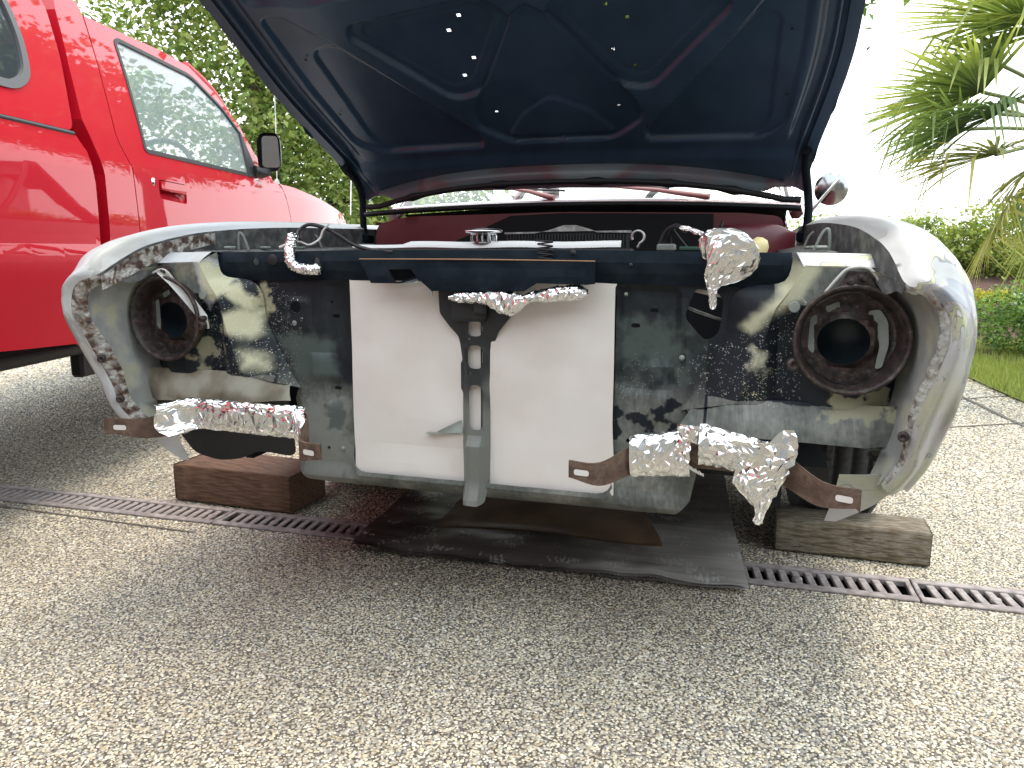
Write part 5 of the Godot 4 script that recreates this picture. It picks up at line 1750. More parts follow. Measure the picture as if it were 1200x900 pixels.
func loose_things() -> void:
	# white card sheets that mask the radiator
	var st := S()
	patch(st, P2([-0.279, 0.342, 0.010, 0.338, 0.010, 0.772, -0.279, 0.768]), [], 0.02, func(x: float, y: float, d: float):
		return Vector3(x, y, 0.002 + 0.004 * nz.get_noise_2d(x * 260.0, y * 260.0) + 0.004 * absf(sin((y - 0.1 * x) * 22.0)) * sm(0.55, 0.38, y) + 0.003 * absf(x + 0.1 - 0.2 * (y - 0.5)) * 8.0 - 0.006 * sm(-0.12, -0.04, x) * sm(0.45, 0.40, y) - d), 0.003)
	by_car("card_sheet", "white card sheet masking the radiator, the one with the small metal tab across it", "card sheet", st, M.card, Vector3(-0.14, 0.34, 0.0), "white cards over the radiator")
	st = S()
	patch(st, P2([0.014, 0.340, 0.283, 0.348, 0.281, 0.757, 0.285, 0.766, 0.272, 0.770, 0.014, 0.772]), [], 0.02, func(x: float, y: float, d: float):
		var z := 0.006 + 0.005 * nz.get_noise_2d(x * 260.0 + 500.0, y * 260.0) - 0.03 * maxf(0.0, 0.018 - absf(x - 0.04)) + 0.02 * absf(x - 0.13 + 0.3 * (y - 0.55)) * sm(0.62, 0.5, y) - 0.012 * pow(maxf(0.0, 0.10 - x) / 0.1, 2.0) * sm(0.6, 0.4, y)
		return Vector3(x + 0.004 * sm(0.5, 0.4, y), y, z - d), 0.003)
	by_car("card_sheet", "white card sheet masking the radiator, the one under the hanging silver foil strip", "card sheet", st, M.card, Vector3(0.15, 0.34, 0.0), "white cards over the radiator")
	# foil
	st = S()
	foil(st, 26, 9, func(u: float, v: float):
		var x := lerpf(-0.625, -0.305, u)
		var zf := 0.128 + 0.075 * sm(-0.56, -0.66, x) + 0.02
		var a := 0.12 + v * PI * 0.95
		var top := 0.522 - 0.006 * u - 0.012 * sm(-0.58, -0.64, x)
		return Vector3(x + 0.03 * v * pow(1.0 - u, 3.0) + 0.008 * pow(1.0 - u, 3.0) * sin(v * 9.0), top - 0.029 + 0.031 * signf(cos(a)) * pow(absf(cos(a)), 0.6), zf - 0.004 + 0.020 * signf(sin(a)) * pow(absf(sin(a)), 0.5)), 0.006, 10.0, 22.0)
	foil(st, 8, 9, func(u: float, v: float):
		var a := v * PI * 1.1 - 0.1
		return Vector3(lerpf(-0.325, -0.292, u), 0.487 + 0.033 * cos(a) - 0.02 * u, 0.155 + 0.016 * sin(a) + 0.02 * u), 0.007, 14.0, 30.0)
	by_car("foil_wrap", "long smooth foil wrap on the bumper iron near the reddish brown block", "foil", st, M.foil, Vector3(-0.47, 0.47, 0.14), "foil pieces masking the car")
	st = S()
	foil(st, 9, 8, func(u: float, v: float):
		var x := lerpf(0.335, 0.435, u)
		var a := v * PI * 1.1 - 0.1
		return Vector3(x + 0.006 * v, 0.470 + 0.010 * u + (0.036 + 0.006 * u) * cos(a), 0.143 - 0.02 * u + 0.020 * sin(a)), 0.006, 12.0, 30.0)
	foil(st, 7, 8, func(u: float, v: float):
		return Vector3(lerpf(0.42, 0.462, u), lerpf(0.535, 0.475, v) - 0.03 * u * v, 0.148 + 0.012 * sin(u * PI)), 0.010, 16.0, 34.0, func(u: float, v: float): return u > 0.45 and v > 0.35 and v < 0.9)
	by_car("foil_wrap", "crumpled foil wrap beside the bare rusty slotted end by the white card", "foil", st, M.foil, Vector3(0.39, 0.47, 0.13), "foil pieces masking the car")
	st = S()
	foil(st, 9, 7, func(u: float, v: float):
		return Vector3(lerpf(0.455, 0.565, u), lerpf(0.537 - 0.022 * u, 0.468 - 0.010 * u, v), 0.148 + 0.02 * sin(v * PI) + 0.01 * u), 0.009, 14.0, 32.0)
	# the triangular flap that hangs down
	foil(st, 8, 12, func(u: float, v: float):
		var l := lerpf(0.500, 0.548, pow(v, 0.8)) + 0.012 * sin(v * 9.0)
		var r := lerpf(0.602, 0.557, pow(v, 1.6)) + 0.018 * sin(v * 4.2) * (1.0 - v)
		return Vector3(lerpf(l, r, u), lerpf(0.520 + 0.022 * sm(0.6, 0.85, u), 0.378, v) , 0.172 + 0.012 * sin(u * PI) - 0.01 * v), 0.011, 10.0, 26.0)
	by_car("foil_flap", "torn foil with a pointed flap hanging below the bumper iron", "foil", st, M.foil, Vector3(0.55, 0.45, 0.16), "foil pieces masking the car")
	st = S()
	foil(st, 17, 18, func(u: float, v: float):   # big wad over the connector, hanging to a point
		var a := u * TAU
		var c := spline([Vector3(0.400, 0.868, -0.02), Vector3(0.440, 0.855, 0.0), Vector3(0.475, 0.832, 0.015), Vector3(0.482, 0.800, 0.022), Vector3(0.462, 0.770, 0.024), Vector3(0.462, 0.728, 0.020)], 8)
		var k := v * 40.0
		var i := mini(int(k), 39)
		var p: Vector3 = c[i].lerp(c[i + 1], k - i)
		var rad := 0.008 + 0.040 * sm(0.18, 0.42, v) * sm(0.92, 0.5, v)
		var lean := Vector3(0.010 * sm(0.3, 0.5, v) * sm(0.75, 0.5, v), 0, 0)
		return p + lean + Vector3(cos(a) * rad, sin(a) * rad * 0.75, sin(a) * rad * 0.35 + 0.3 * rad), 0.007, 16.0, 40.0)
	by_car("foil_wad", "largest foil wad, wrapped round the wires above the empty window in the panel", "foil", st, M.foil, Vector3(0.46, 0.80, 0.02), "foil pieces masking the car")
	st = S()
	var ft := spline([Vector3(-0.411, 0.862, 0.0), Vector3(-0.414, 0.832, 0.012), Vector3(-0.408, 0.806, 0.022), Vector3(-0.392, 0.792, 0.026), Vector3(-0.365, 0.786, 0.026), Vector3(-0.335, 0.788, 0.026)], 8)
	foil(st, 9, 34, func(u: float, v: float):
		var k := v * 40.0
		var i := mini(int(k), 39)
		var p: Vector3 = ft[i].lerp(ft[i + 1], k - i)
		var t: Vector3 = (ft[i + 1] - ft[i]).normalized()
		var side := t.cross(Vector3.BACK).normalized()
		var a := u * TAU
		var rad := 0.0105 * sm(-0.02, 0.03, v) * sm(1.02, 0.97, v)
		return p + side * cos(a) * rad + Vector3.BACK * sin(a) * rad, 0.004, 30.0, 70.0)
	by_car("foil_sleeve", "thin hook shaped foil sleeve on the wire over the black tie bar", "foil", st, M.foil, Vector3(-0.38, 0.80, 0.02), "foil pieces masking the car")
	st = S()
	foil(st, 34, 9, func(u: float, v: float):
		var x := lerpf(-0.036, 0.236, u)
		var mid := lerpf(0.736, 0.750, sm(0.4, 1.0, u)) - 0.010 * sm(0.25, 0.45, u) * sm(0.62, 0.5, u)
		var hh := 0.009 + 0.013 * sm(0.20, 0.40, u) * sm(0.58, 0.45, u) + 0.004 * sm(0.6, 0.8, u)
		hh *= sm(-0.02, 0.05, u) * sm(1.03, 0.93, u)
		var a := v * TAU
		return Vector3(x, mid + hh * cos(a), 0.048 + 0.010 * sin(a)), 0.006, 26.0, 60.0)
	by_car("foil_strip", "small crumpled foil strip stuffed under the black hood latch plate", "foil", st, M.foil, Vector3(0.10, 0.74, 0.05), "foil pieces masking the car")
	# wheel blocks
	var wood_r := nm(ntex(0.012, [lin0(0.10, 0.075, 0.045), lin0(0.20, 0.165, 0.115), lin0(0.27, 0.24, 0.19), lin0(0.07, 0.06, 0.05)], [0.25, 0.5, 0.68, 0.85], 512, 5, 81), 1.0, 0.8, 0.0, bumptex(0.03, 512, 82, 4, 5.0), 0.6)
	wood_r.uv1_scale = Vector3(2.0, 14.0, 14.0)
	var wood_l := nm(ntex(0.012, [lin0(0.075, 0.036, 0.020), lin0(0.125, 0.066, 0.038), lin0(0.16, 0.09, 0.055)], [0.3, 0.55, 0.75], 512, 5, 83), 1.0, 0.75, 0.0, bumptex(0.03, 512, 84, 4, 4.0), 0.5)
	wood_l.uv1_scale = Vector3(2.0, 16.0, 16.0)
	for q in [[0.824, -0.755, 0.385, 0.092, 0.135, 0.02, wood_r, "weathered grey wood block with a rough chewed edge in front of the exposed tyre"], [-1.045, -0.66, 0.45, 0.122, 0.20, 0.035, wood_l, "reddish brown wood block standing against the drain beside the long foil wrap"]]:
		st = S()
		var hx: float = q[2] / 2
		var hy: float = q[3]
		var hz: float = q[4] / 2
		var ring := rounded(P2([-hz, 0.0, hz, 0.0, hz, hy, -hz, hy]), 0.008, 3)
		var n := ring.size()
		grid(st, 40, n, func(u: float, v: float):
			var k := int(round(v * n)) % n
			var x := lerpf(-hx, hx, u)
			var w := 0.0022 * nz.get_noise_2d(x * 300.0, k * 90.0) + 0.002 * nz.get_noise_2d(x * 60.0, k * 400.0)
			var e := 1.0 - 0.03 * pow(absf(u * 2.0 - 1.0), 24.0)
			return Vector3(x + 0.004 * nz.get_noise_2d(k * 60.0, 9.0), maxf(0.001, ring[k].y * e + w), ring[k].x * e + w))
		st.set_smooth_group(-1)
		for sd in [-1.0, 1.0]:
			for k in range(1, n - 1):
				tri(st, Vector3(sd * hx, ring[0].y, ring[0].x), Vector3(sd * hx, ring[k].y, ring[k].x), Vector3(sd * hx, ring[k + 1].y, ring[k + 1].x))
		var o := put("wood_block", st, q[6])
		o.position = CAR_AT + Vector3(q[0], 0.004, q[1]).rotated(Vector3.UP, CAR_YAW)
		o.rotation.y = CAR_YAW - q[5]
		tag(o, q[7], "wood block", "wood blocks chocking the wheels")
	# cardboard under the car
	var cb := painted(paint(700, 500, Vector2.ZERO, Vector2.ONE, func(x: float, y: float):
		# x across, y from the back (0 at the front edge in v, so flipped) of the sheet
		var n := nz.get_noise_2d(x * 260.0, y * 420.0)
		var st1 := nz.get_noise_2d(x * 90.0 + 40.0, y * 2600.0)
		var wet := sm(0.62, 0.80, x + 0.25 * n)
		var c := Color(0.17, 0.15, 0.135).lerp(Color(0.40, 0.375, 0.345), wet)
		c = c.lerp(Color(0.09, 0.06, 0.05), sm(0.25, 0.05, x + 0.2 * n) * 0.8)
		c *= 1.0 + 0.4 * n + 0.3 * st1
		var fleck := sm(0.34, 0.55, nz2.get_noise_2d(x * 9000.0, y * 2200.0) * 0.6 + nz.get_noise_2d(x * 900.0 + 90.0, y * 700.0))
		var rim := maxf(sm(0.09, 0.0, x), maxf(sm(0.93, 1.0, x), sm(0.90, 1.0, y) * 0.7))
		return c.lerp(Color(0.60, 0.59, 0.57), fleck * clampf(0.45 + rim, 0.0, 1.0)), []), 0.32)
	var bb := nm(ntex(0.008, [lin0(0.19, 0.12, 0.075), lin0(0.28, 0.18, 0.115)], [0.3, 0.7], 256, 4, 87), 2.0, 0.6)
	st = S()
	var c00 := Vector3(-0.500, 0, -0.345)
	var c10 := Vector3(0.560, 0, -0.385)
	var c11 := Vector3(0.470, 0, -1.25)
	var c01 := Vector3(-0.58, 0, -1.10)
	for d in [0.0, 0.007]:
		grid(st, 70, 50, func(u: float, v: float):
			var p: Vector3 = c00.lerp(c10, u).lerp(c01.lerp(c11, u), v)
			var edge := sm(0.10, 0.0, v)
			p.y = 0.020 + 0.006 * nz.get_noise_2d(p.x * 260.0, p.z * 260.0) + 0.05 * sm(0.55, 1.0, v) * sm(0.5, 1.0, u) + edge * (0.006 * sin(u * 11.0) * (1.0 - u * 0.4) + 0.007 * nz.get_noise_2d(u * 900.0, 2.0))
			p.y += 0.006 * (absf(fposmod(u * 3.0 + v * 1.4, 1.0) - 0.5) - 0.25) + 0.010 * sm(0.15, 0.0, u) * sm(0.5, 0.1, v)
			p.z += edge * 0.012 * nz.get_noise_2d(u * 700.0, 50.0)
			p.y -= d
			return Vector3(p.x, maxf(p.y, 0.004 + (0.0 if d > 0 else 0.006)), p.z))
	grid(st, 70, 1, func(u: float, v: float):
		var p: Vector3 = c00.lerp(c10, u)
		return p + Vector3(0, lerpf(0.010, 0.006, v) + 0.004, lerpf(0.008, -0.01, v) + 0.012 * nz.get_noise_2d(u * 700.0, 50.0)))
	by_car("cardboard", "large dark greasy flattened cardboard with a ragged folded front edge under the car", "cardboard", st, cb, Vector3(0, 0, -0.75), "flattened cardboard under the car")
	st = S()
	for d in [0.0, 0.005]:
		grid(st, 40, 20, func(u: float, v: float):
			var a := Vector3(-0.30, 0, -0.470).lerp(Vector3(0.335, 0, -0.545), u)
			var b := Vector3(-0.32, 0, -0.80).lerp(Vector3(0.25, 0, -0.80), u)
			var p := a.lerp(b, v)
			p.y = 0.050 + 0.006 * nz.get_noise_2d(p.x * 160.0, p.z * 160.0) + 0.008 * sm(0.2, 0.0, v) * sin(u * 5.0) - d
			return p)
	by_car("cardboard", "smaller brown cardboard sheet lying on top of the dark one under the car", "cardboard", st, bb, Vector3(0, 0.05, -0.65), "flattened cardboard under the car")

# ---------- garden ----------
func leaf_mesh(lng: float, wid: float, fold := 0.25) -> ArrayMesh:
	var st := S()
	st.set_smooth_group(-1)
	var a := Vector3(0, 0, 0)
	var b := Vector3(wid, fold * wid, lng * 0.45)
	var c := Vector3(0, -0.1 * lng, lng)
	var d := Vector3(-wid, fold * wid, lng * 0.45)
	tri(st, a, b, c)
	tri(st, a, c, d)
	st.generate_normals()
	return st.commit()

func leaf_mat(back: float) -> StandardMaterial3D:
	var m := mat(1, 1, 1, 0.7)
	m.vertex_color_use_as_albedo = true
	m.backlight_enabled = true
	m.backlight = Color(back, back, back * 0.7)
	return m

# clumps of leaves in a crown: blobs is [centre, radii] pairs
func leaves(called: String, blobs: Array, count: int, mesh: Mesh, size: float, cols: Array, m: Material, parent: Node, r: RandomNumberGenerator, shell := 0.5, spread_k := 2.6) -> void:
	var tf := []
	var tc := []
	var vol := 0.0
	for b in blobs:
		vol += b[1].x * b[1].y
	for b in blobs:
		var n := int(count * b[1].x * b[1].y / vol)
		var twigs := maxi(4, n / 26)
		for t in twigs:
			var d := Vector3(r.randfn(), r.randfn(), r.randfn()).normalized()
			var rad := pow(r.randf(), shell)
			var c: Vector3 = b[0] + d * b[1] * rad
			var tone := r.randf_range(0.7, 1.2)
			for k in 26:
				var p := c + Vector3(r.randfn(), r.randfn() * 0.7, r.randfn()) * size * spread_k
				var bs := Basis(Vector3.UP, r.randf() * TAU) * Basis(Vector3.RIGHT, r.randf_range(-0.9, 1.1)) * Basis(Vector3.BACK, r.randf_range(-0.8, 0.8))
				tf.append(Transform3D(bs * Basis.from_scale(Vector3.ONE * size * r.randf_range(0.7, 1.3)), p))
				var q: Color = cols[r.randi() % cols.size()]
				var g := tone * r.randf_range(0.85, 1.15)
				tc.append(Color(q.r * g, q.g * g, q.b * g))
	var mm := MultiMesh.new()
	mm.transform_format = MultiMesh.TRANSFORM_3D
	mm.use_colors = true
	mm.mesh = mesh
	mm.instance_count = tf.size()
	for i in tf.size():
		mm.set_instance_transform(i, tf[i])
		mm.set_instance_color(i, tc[i])
	var o := MultiMeshInstance3D.new()
	o.name = called
	o.multimesh = mm
	o.material_override = m
	parent.add_child(o, true)

func tree(called: String, label: String, at: Vector3, h: float, blobs: Array, count: int, size: float, cols: Array, sd: int, group := "") -> void:
	var r := RandomNumberGenerator.new()
	r.seed = sd
	var t := thing(called, label, "tree", at, 0.0, group)
	var st := S()
	tube(st, spline([Vector3.ZERO, Vector3(0.05, h * 0.3, 0.03), Vector3(-0.03, h * 0.6, 0.0), Vector3(0.02, h * 0.95, 0.02)], 5), [0.16, 0.15, 0.14, 0.13, 0.12, 0.115, 0.11, 0.10, 0.09, 0.085, 0.08, 0.07, 0.06, 0.05, 0.04, 0.03], 9)
	for b in blobs:
		var s := Vector3(0, clampf(b[0].y * 0.55, 0.8, h * 0.8), 0)
		tube(st, spline([s, s.lerp(b[0], 0.5) + Vector3(0, 0.2, 0), b[0], b[0] + (b[0] - s).normalized() * b[1].x * 0.6], 3), [0.06, 0.055, 0.05, 0.045, 0.04, 0.034, 0.028, 0.022, 0.016, 0.01], 6)
	put("trunk", st, M.bark, t)
	leaves("crown", blobs, count, M.leaf, size, cols, M.leafmat, t, r)

func bush(called: String, label: String, category: String, at: Vector3, blobs: Array, count: int, size: float, cols: Array, sd: int, group := "") -> void:
	var r := RandomNumberGenerator.new()
	r.seed = sd
	var t := thing(called, label, category, at, 0.0, group)
	var st := S()
	for k in 6:
		var a := TAU * k / 6.0
		tube(st, [Vector3(cos(a) * 0.03, 0, sin(a) * 0.03), Vector3(cos(a) * 0.12, blobs[0][0].y, sin(a) * 0.12)], [0.015, 0.006], 5)
	put("stems", st, M.bark, t)
	leaves("foliage", blobs, count, M.leaf, size, cols, M.leafmat, t, r, 0.4, 1.4)

func fan_frond(st: SurfaceTool, blades: int, lng: float, r: RandomNumberGenerator, droop: float, spread: float, tone: Array) -> void:
	# a round palmate leaf in the xz plane, hub at the origin, pointing along +z
	st.set_smooth_group(-1)
	for k in blades:
		var a := lerpf(-spread, spread, (k + 0.5) / blades) + r.randf_range(-0.02, 0.02)
		var d := Vector3(sin(a), 0, cos(a))
		var s := Vector3(cos(a), 0, -sin(a))
		var ln := lng * (0.72 + 0.28 * cos(a * 0.62)) * r.randf_range(0.9, 1.06)
		var w := lng * spread / blades * 0.62
		var bend := droop * r.randf_range(0.3, 1.5)
		var fold := r.randf() < 0.22
		var pts := []
		for i in 6:
			var t := i / 5.0
			var dr := bend * t * t * ln
			if fold and t > 0.55:
				dr += (t - 0.55) * ln * 0.9
			var wd := w * ((0.25 + 1.5 * t) if t < 0.5 else 1.0 * (1.0 - pow((t - 0.5) / 0.5, 1.3)))
			var reach := ln * t * (1.0 - 0.35 * bend * t)
			if fold and t > 0.55:
				reach = ln * (0.55 + (t - 0.55) * 0.35)
			pts.append([d * reach - Vector3(0, dr, 0), wd])
		var shade := r.randf_range(0.8, 1.2)
		for i in 5:
			var cc: Color = (tone[0] as Color).lerp(tone[1], pow(i / 4.0, 1.5)) * shade
			st.set_color(Color(cc.r, cc.g, cc.b))
			var p0: Vector3 = pts[i][0]
			var p1: Vector3 = pts[i + 1][0]
			var up := Vector3(0, 0.35, 0)
			var l0: Vector3 = p0 - s * pts[i][1] + up * pts[i][1]
			var r0: Vector3 = p0 + s * pts[i][1] + up * pts[i][1]
			var l1: Vector3 = p1 - s * pts[i + 1][1] + up * pts[i + 1][1]
			var r1: Vector3 = p1 + s * pts[i + 1][1] + up * pts[i + 1][1]
			quad(st, p0, l0, l1, p1)
			quad(st, p0, p1, r1, r0)

func garden() -> void:
	M.bark = nm(ntex(0.03, [lin0(0.05, 0.04, 0.03), lin0(0.14, 0.11, 0.085)], [0.3, 0.7], 256, 4, 91), 4.0, 0.9)
	M.leaf = leaf_mesh(1.0, 0.36)
	M.leafmat = leaf_mat(0.9)
	var fresh := [lin0(0.32, 0.42, 0.13), lin0(0.40, 0.49, 0.17), lin0(0.25, 0.36, 0.10), lin0(0.47, 0.53, 0.22), lin0(0.18, 0.27, 0.08)]
	var deep := [lin0(0.11, 0.20, 0.05), lin0(0.16, 0.26, 0.06), lin0(0.21, 0.32, 0.08), lin0(0.08, 0.14, 0.04)]
	# lawn strip and bark bed beside the drive
	var st := S()
	var lawn_edge := [Vector3(2.62, 0, -3.2), Vector3(2.80, 0, -4.2), Vector3(3.05, 0, -5.3), Vector3(3.6, 0, -7.5), Vector3(4.5, 0, -11.0)]
	var grass_m := nm(ntex(0.03, [lin0(0.12, 0.16, 0.05), lin0(0.27, 0.33, 0.10), lin0(0.42, 0.42, 0.20)], [0.25, 0.55, 0.85], 512, 5, 92), 2.0, 0.85)
	var le := spline(lawn_edge, 8)
	grid(st, le.size() - 1, 3, func(u: float, v: float):
		var p: Vector3 = le[int(round(u * (le.size() - 1)))]
		return p + Vector3(5.0 * v, 0.012 + 0.02 * sm(0.0, 0.05, v), 0))
	var lawn := put("lawn", st, grass_m)
	kind(lawn, "structure")
	var r := RandomNumberGenerator.new()
	r.seed = 5
	var tf := []
	var tc := []
	for i in 26000:
		var u := r.randf()
		var p: Vector3 = le[int(u * (le.size() - 1) * 0.7)]
		p += Vector3(r.randf() * 1.3, 0.012, r.randf_range(-0.2, 0.2))
		var b := Basis(Vector3.UP, r.randf() * TAU) * Basis(Vector3.RIGHT, r.randf_range(-1.9, -0.9))
		tf.append(Transform3D(b * Basis.from_scale(Vector3(0.012, 0.02, r.randf_range(0.03, 0.075))), p))
		var g := r.randf_range(0.7, 1.3)
		tc.append(Color(0.36 * g, 0.42 * g, 0.13 * g))
	var mm := MultiMesh.new()
	mm.transform_format = MultiMesh.TRANSFORM_3D
	mm.use_colors = true
	mm.mesh = M.leaf
	mm.instance_count = tf.size()
	for i in tf.size():
		mm.set_instance_transform(i, tf[i])
		mm.set_instance_color(i, tc[i])
	var gi := MultiMeshInstance3D.new()
	gi.name = "grass"
	gi.multimesh = mm
	gi.material_override = M.leafmat
	add_child(gi)
	kind(tag(gi, "short green grass at the edge of the driveway", "grass"), "stuff")
	st = S()
	grid(st, 20, 12, func(u: float, v: float):
		var x := lerpf(3.5, 16.0, u)
		var z := lerpf(-5.3, -14.0, v)
		return Vector3(x, 0.03 + 0.65 * sm(0.10, 0.75, v) + 0.05 * nz.get_noise_2d(x * 60.0, z * 60.0), z + 0.0))
	var bed := put("bark_bed", st, nm(ntex(0.06, [lin0(0.045, 0.022, 0.018), lin0(0.12, 0.06, 0.045), lin0(0.20, 0.12, 0.09)], [0.3, 0.6, 0.85], 512, 4, 93), 1.5, 0.95, 0.0, bumptex(0.08, 512, 94, 3, 8.0), 1.0))
	kind(bed, "structure")
	# clipped round shrub and the bushes
	bush("boxwood_shrub", "low rounded bright green shrub between the lawn and the palm", "shrub", Vector3(4.05, 0.02, -5.75), [[Vector3(0, 0.30, 0), Vector3(0.62, 0.30, 0.5)], [Vector3(0.7, 0.34, 0.0), Vector3(0.6, 0.32, 0.5)]], 16000, 0.034, [lin0(0.13, 0.25, 0.06), lin0(0.19, 0.33, 0.09), lin0(0.27, 0.40, 0.13), lin0(0.09, 0.17, 0.05)], 31)
	bush("garden_bush", "bright green bush showing just above the grey fender beside the palm", "shrub", Vector3(5.75, 0.0, -11.0), [[Vector3(0, 0.80, 0), Vector3(0.55, 0.50, 0.5)], [Vector3(-0.55, 0.72, 0), Vector3(0.5, 0.42, 0.4)]], 9000, 0.055, fresh, 32, "bushes beyond the driveway")
	bush("garden_bush", "yellow green bush behind the drooping palm frond", "shrub", Vector3(6.15, 0.2, -10.0), [[Vector3(0, 0.7, 0), Vector3(0.55, 0.55, 0.5)]], 5000, 0.06, [lin0(0.32, 0.40, 0.11), lin0(0.40, 0.45, 0.13), lin0(0.22, 0.32, 0.08)], 33, "bushes beyond the driveway")
	bush("garden_bush", "small dark bush beside the round chrome door mirror", "shrub", Vector3(4.5, 0.0, -11.5), [[Vector3(0, 0.9, 0), Vector3(0.45, 0.40, 0.4)]], 3000, 0.06, fresh, 34, "bushes beyond the driveway")
	bush("yellow_groundcover", "low yellow groundcover plant on the bark bed behind the shrub", "shrub", Vector3(4.75, 0.30, -7.6), [[Vector3(0, 0.06, 0), Vector3(0.20, 0.05, 0.2)]], 900, 0.03, [lin0(0.42, 0.40, 0.03), lin0(0.5, 0.45, 0.05), lin0(0.3, 0.33, 0.05)], 35)
	bush("red_flower_bed", "red flowering plants on the bark bed under the palm", "flowers", Vector3(7.2, 0.5, -10.2), [[Vector3(0, 0.12, 0), Vector3(0.6, 0.12, 0.3)]], 900, 0.05, [lin0(0.45, 0.06, 0.06), lin0(0.5, 0.15, 0.10), lin0(0.12, 0.18, 0.04)], 36)
	# pale boulder
	st = S()
	grid(st, 28, 14, func(u: float, v: float):
		var a := u * TAU
		var ph := v * PI
		var d := Vector3(cos(a) * sin(ph), cos(ph), sin(a) * sin(ph))
		var k := 1.0 + 0.35 * nz.get_noise_3d(d.x * 90.0, d.y * 90.0, d.z * 90.0)
		return Vector3(d.x * 0.55, 0.18 + d.y * 0.2, d.z * 0.4) * k)
	var rock := put("boulder", st, nm(ntex(0.03, [lin0(0.40, 0.42, 0.45), lin0(0.62, 0.64, 0.66)], [0.3, 0.7], 256, 4, 95), 2.0, 0.8), null, Vector3(5.45, 0.10, -7.5))
	tag(rock, "pale grey boulder on the bark bed behind the round shrub", "boulder")
	# trees behind the truck
	tree("leafy_tree", "bright green leafy tree rising behind the red truck's hood and cab", Vector3(-3.3, 0, -10.5), 5.5, [[Vector3(-0.6, 4.6, 0), Vector3(1.5, 1.2, 1.2)], [Vector3(0.8, 3.4, 0.3), Vector3(1.2, 1.0, 1.0)], [Vector3(-1.2, 3.0, 0.2), Vector3(1.2, 0.9, 1.0)], [Vector3(0.6, 2.2, 0.4), Vector3(1.3, 0.8, 0.9)], [Vector3(1.5, 1.5, 0.2), Vector3(0.9, 0.8, 0.8)], [Vector3(0.0, 1.3, 0.2), Vector3(1.0, 0.8, 0.8)], [Vector3(1.4, 4.6, 0.0), Vector3(0.9, 0.7, 0.8)]], 26000, 0.095, fresh, 41, "trees round the driveway")
	tree("leafy_tree", "darker leafy tree at the far end behind the truck's hood", Vector3(-2.4, 0, -15.0), 5.0, [[Vector3(0, 2.0, 0), Vector3(2.0, 1.4, 1.2)], [Vector3(0.6, 1.0, 0), Vector3(1.6, 1.0, 1.0)], [Vector3(-0.6, 3.6, 0), Vector3(1.8, 1.2, 1.0)]], 13000, 0.11, deep, 42, "trees round the driveway")
	tree("leafy_tree", "tall tree hidden behind the raised hood, mirrored in the truck's door glass", Vector3(2.6, 0, -9.5), 6.0, [[Vector3(0, 4.4, 0), Vector3(1.4, 1.3, 1.2)], [Vector3(-0.9, 3.6, 0), Vector3(1.0, 0.9, 0.9)], [Vector3(0.2, 5.6, 0), Vector3(1.2, 1.0, 1.0)], [Vector3(-0.6, 2.9, 0), Vector3(0.9, 0.6, 0.8)]], 18000, 0.13, deep, 43, "trees round the driveway")
	# windmill palm
	var palm := thing("fan_palm", "fan palm with drooping green fronds at the right edge of the driveway", "palm", Vector3(3.65, 0.02, -4.75))
	st = S()
	tube(st, spline([Vector3.ZERO, Vector3(0.02, 0.6, 0), Vector3(0.0, 1.25, 0)], 8), 0.10, 12)
	for k in 60:
		var a := k * 2.4
		var y := 0.05 + 1.2 * k / 60.0
		tube(st, [Vector3(cos(a) * 0.08, y, sin(a) * 0.08), Vector3(cos(a) * 0.14, y + 0.12, sin(a) * 0.14)], [0.02, 0.006], 5)
	put("trunk", st, M.bark, palm)
	var pr := RandomNumberGenerator.new()
	pr.seed = 8
	var m0 := [lin0(0.17, 0.25, 0.10), lin0(0.13, 0.22, 0.11), lin0(0.26, 0.30, 0.12), lin0(0.11, 0.19, 0.10)]
	var m1 := [lin0(0.46, 0.52, 0.17), lin0(0.33, 0.42, 0.17), lin0(0.58, 0.54, 0.22), lin0(0.24, 0.34, 0.15)]
	var blade_m := mat(1, 1, 1, 0.36)
	blade_m.vertex_color_use_as_albedo = true
	blade_m.backlight_enabled = true
	blade_m.backlight = Color(1.0, 1.0, 0.7)
	var stalk_m := mat(0.20, 0.24, 0.08, 0.45)
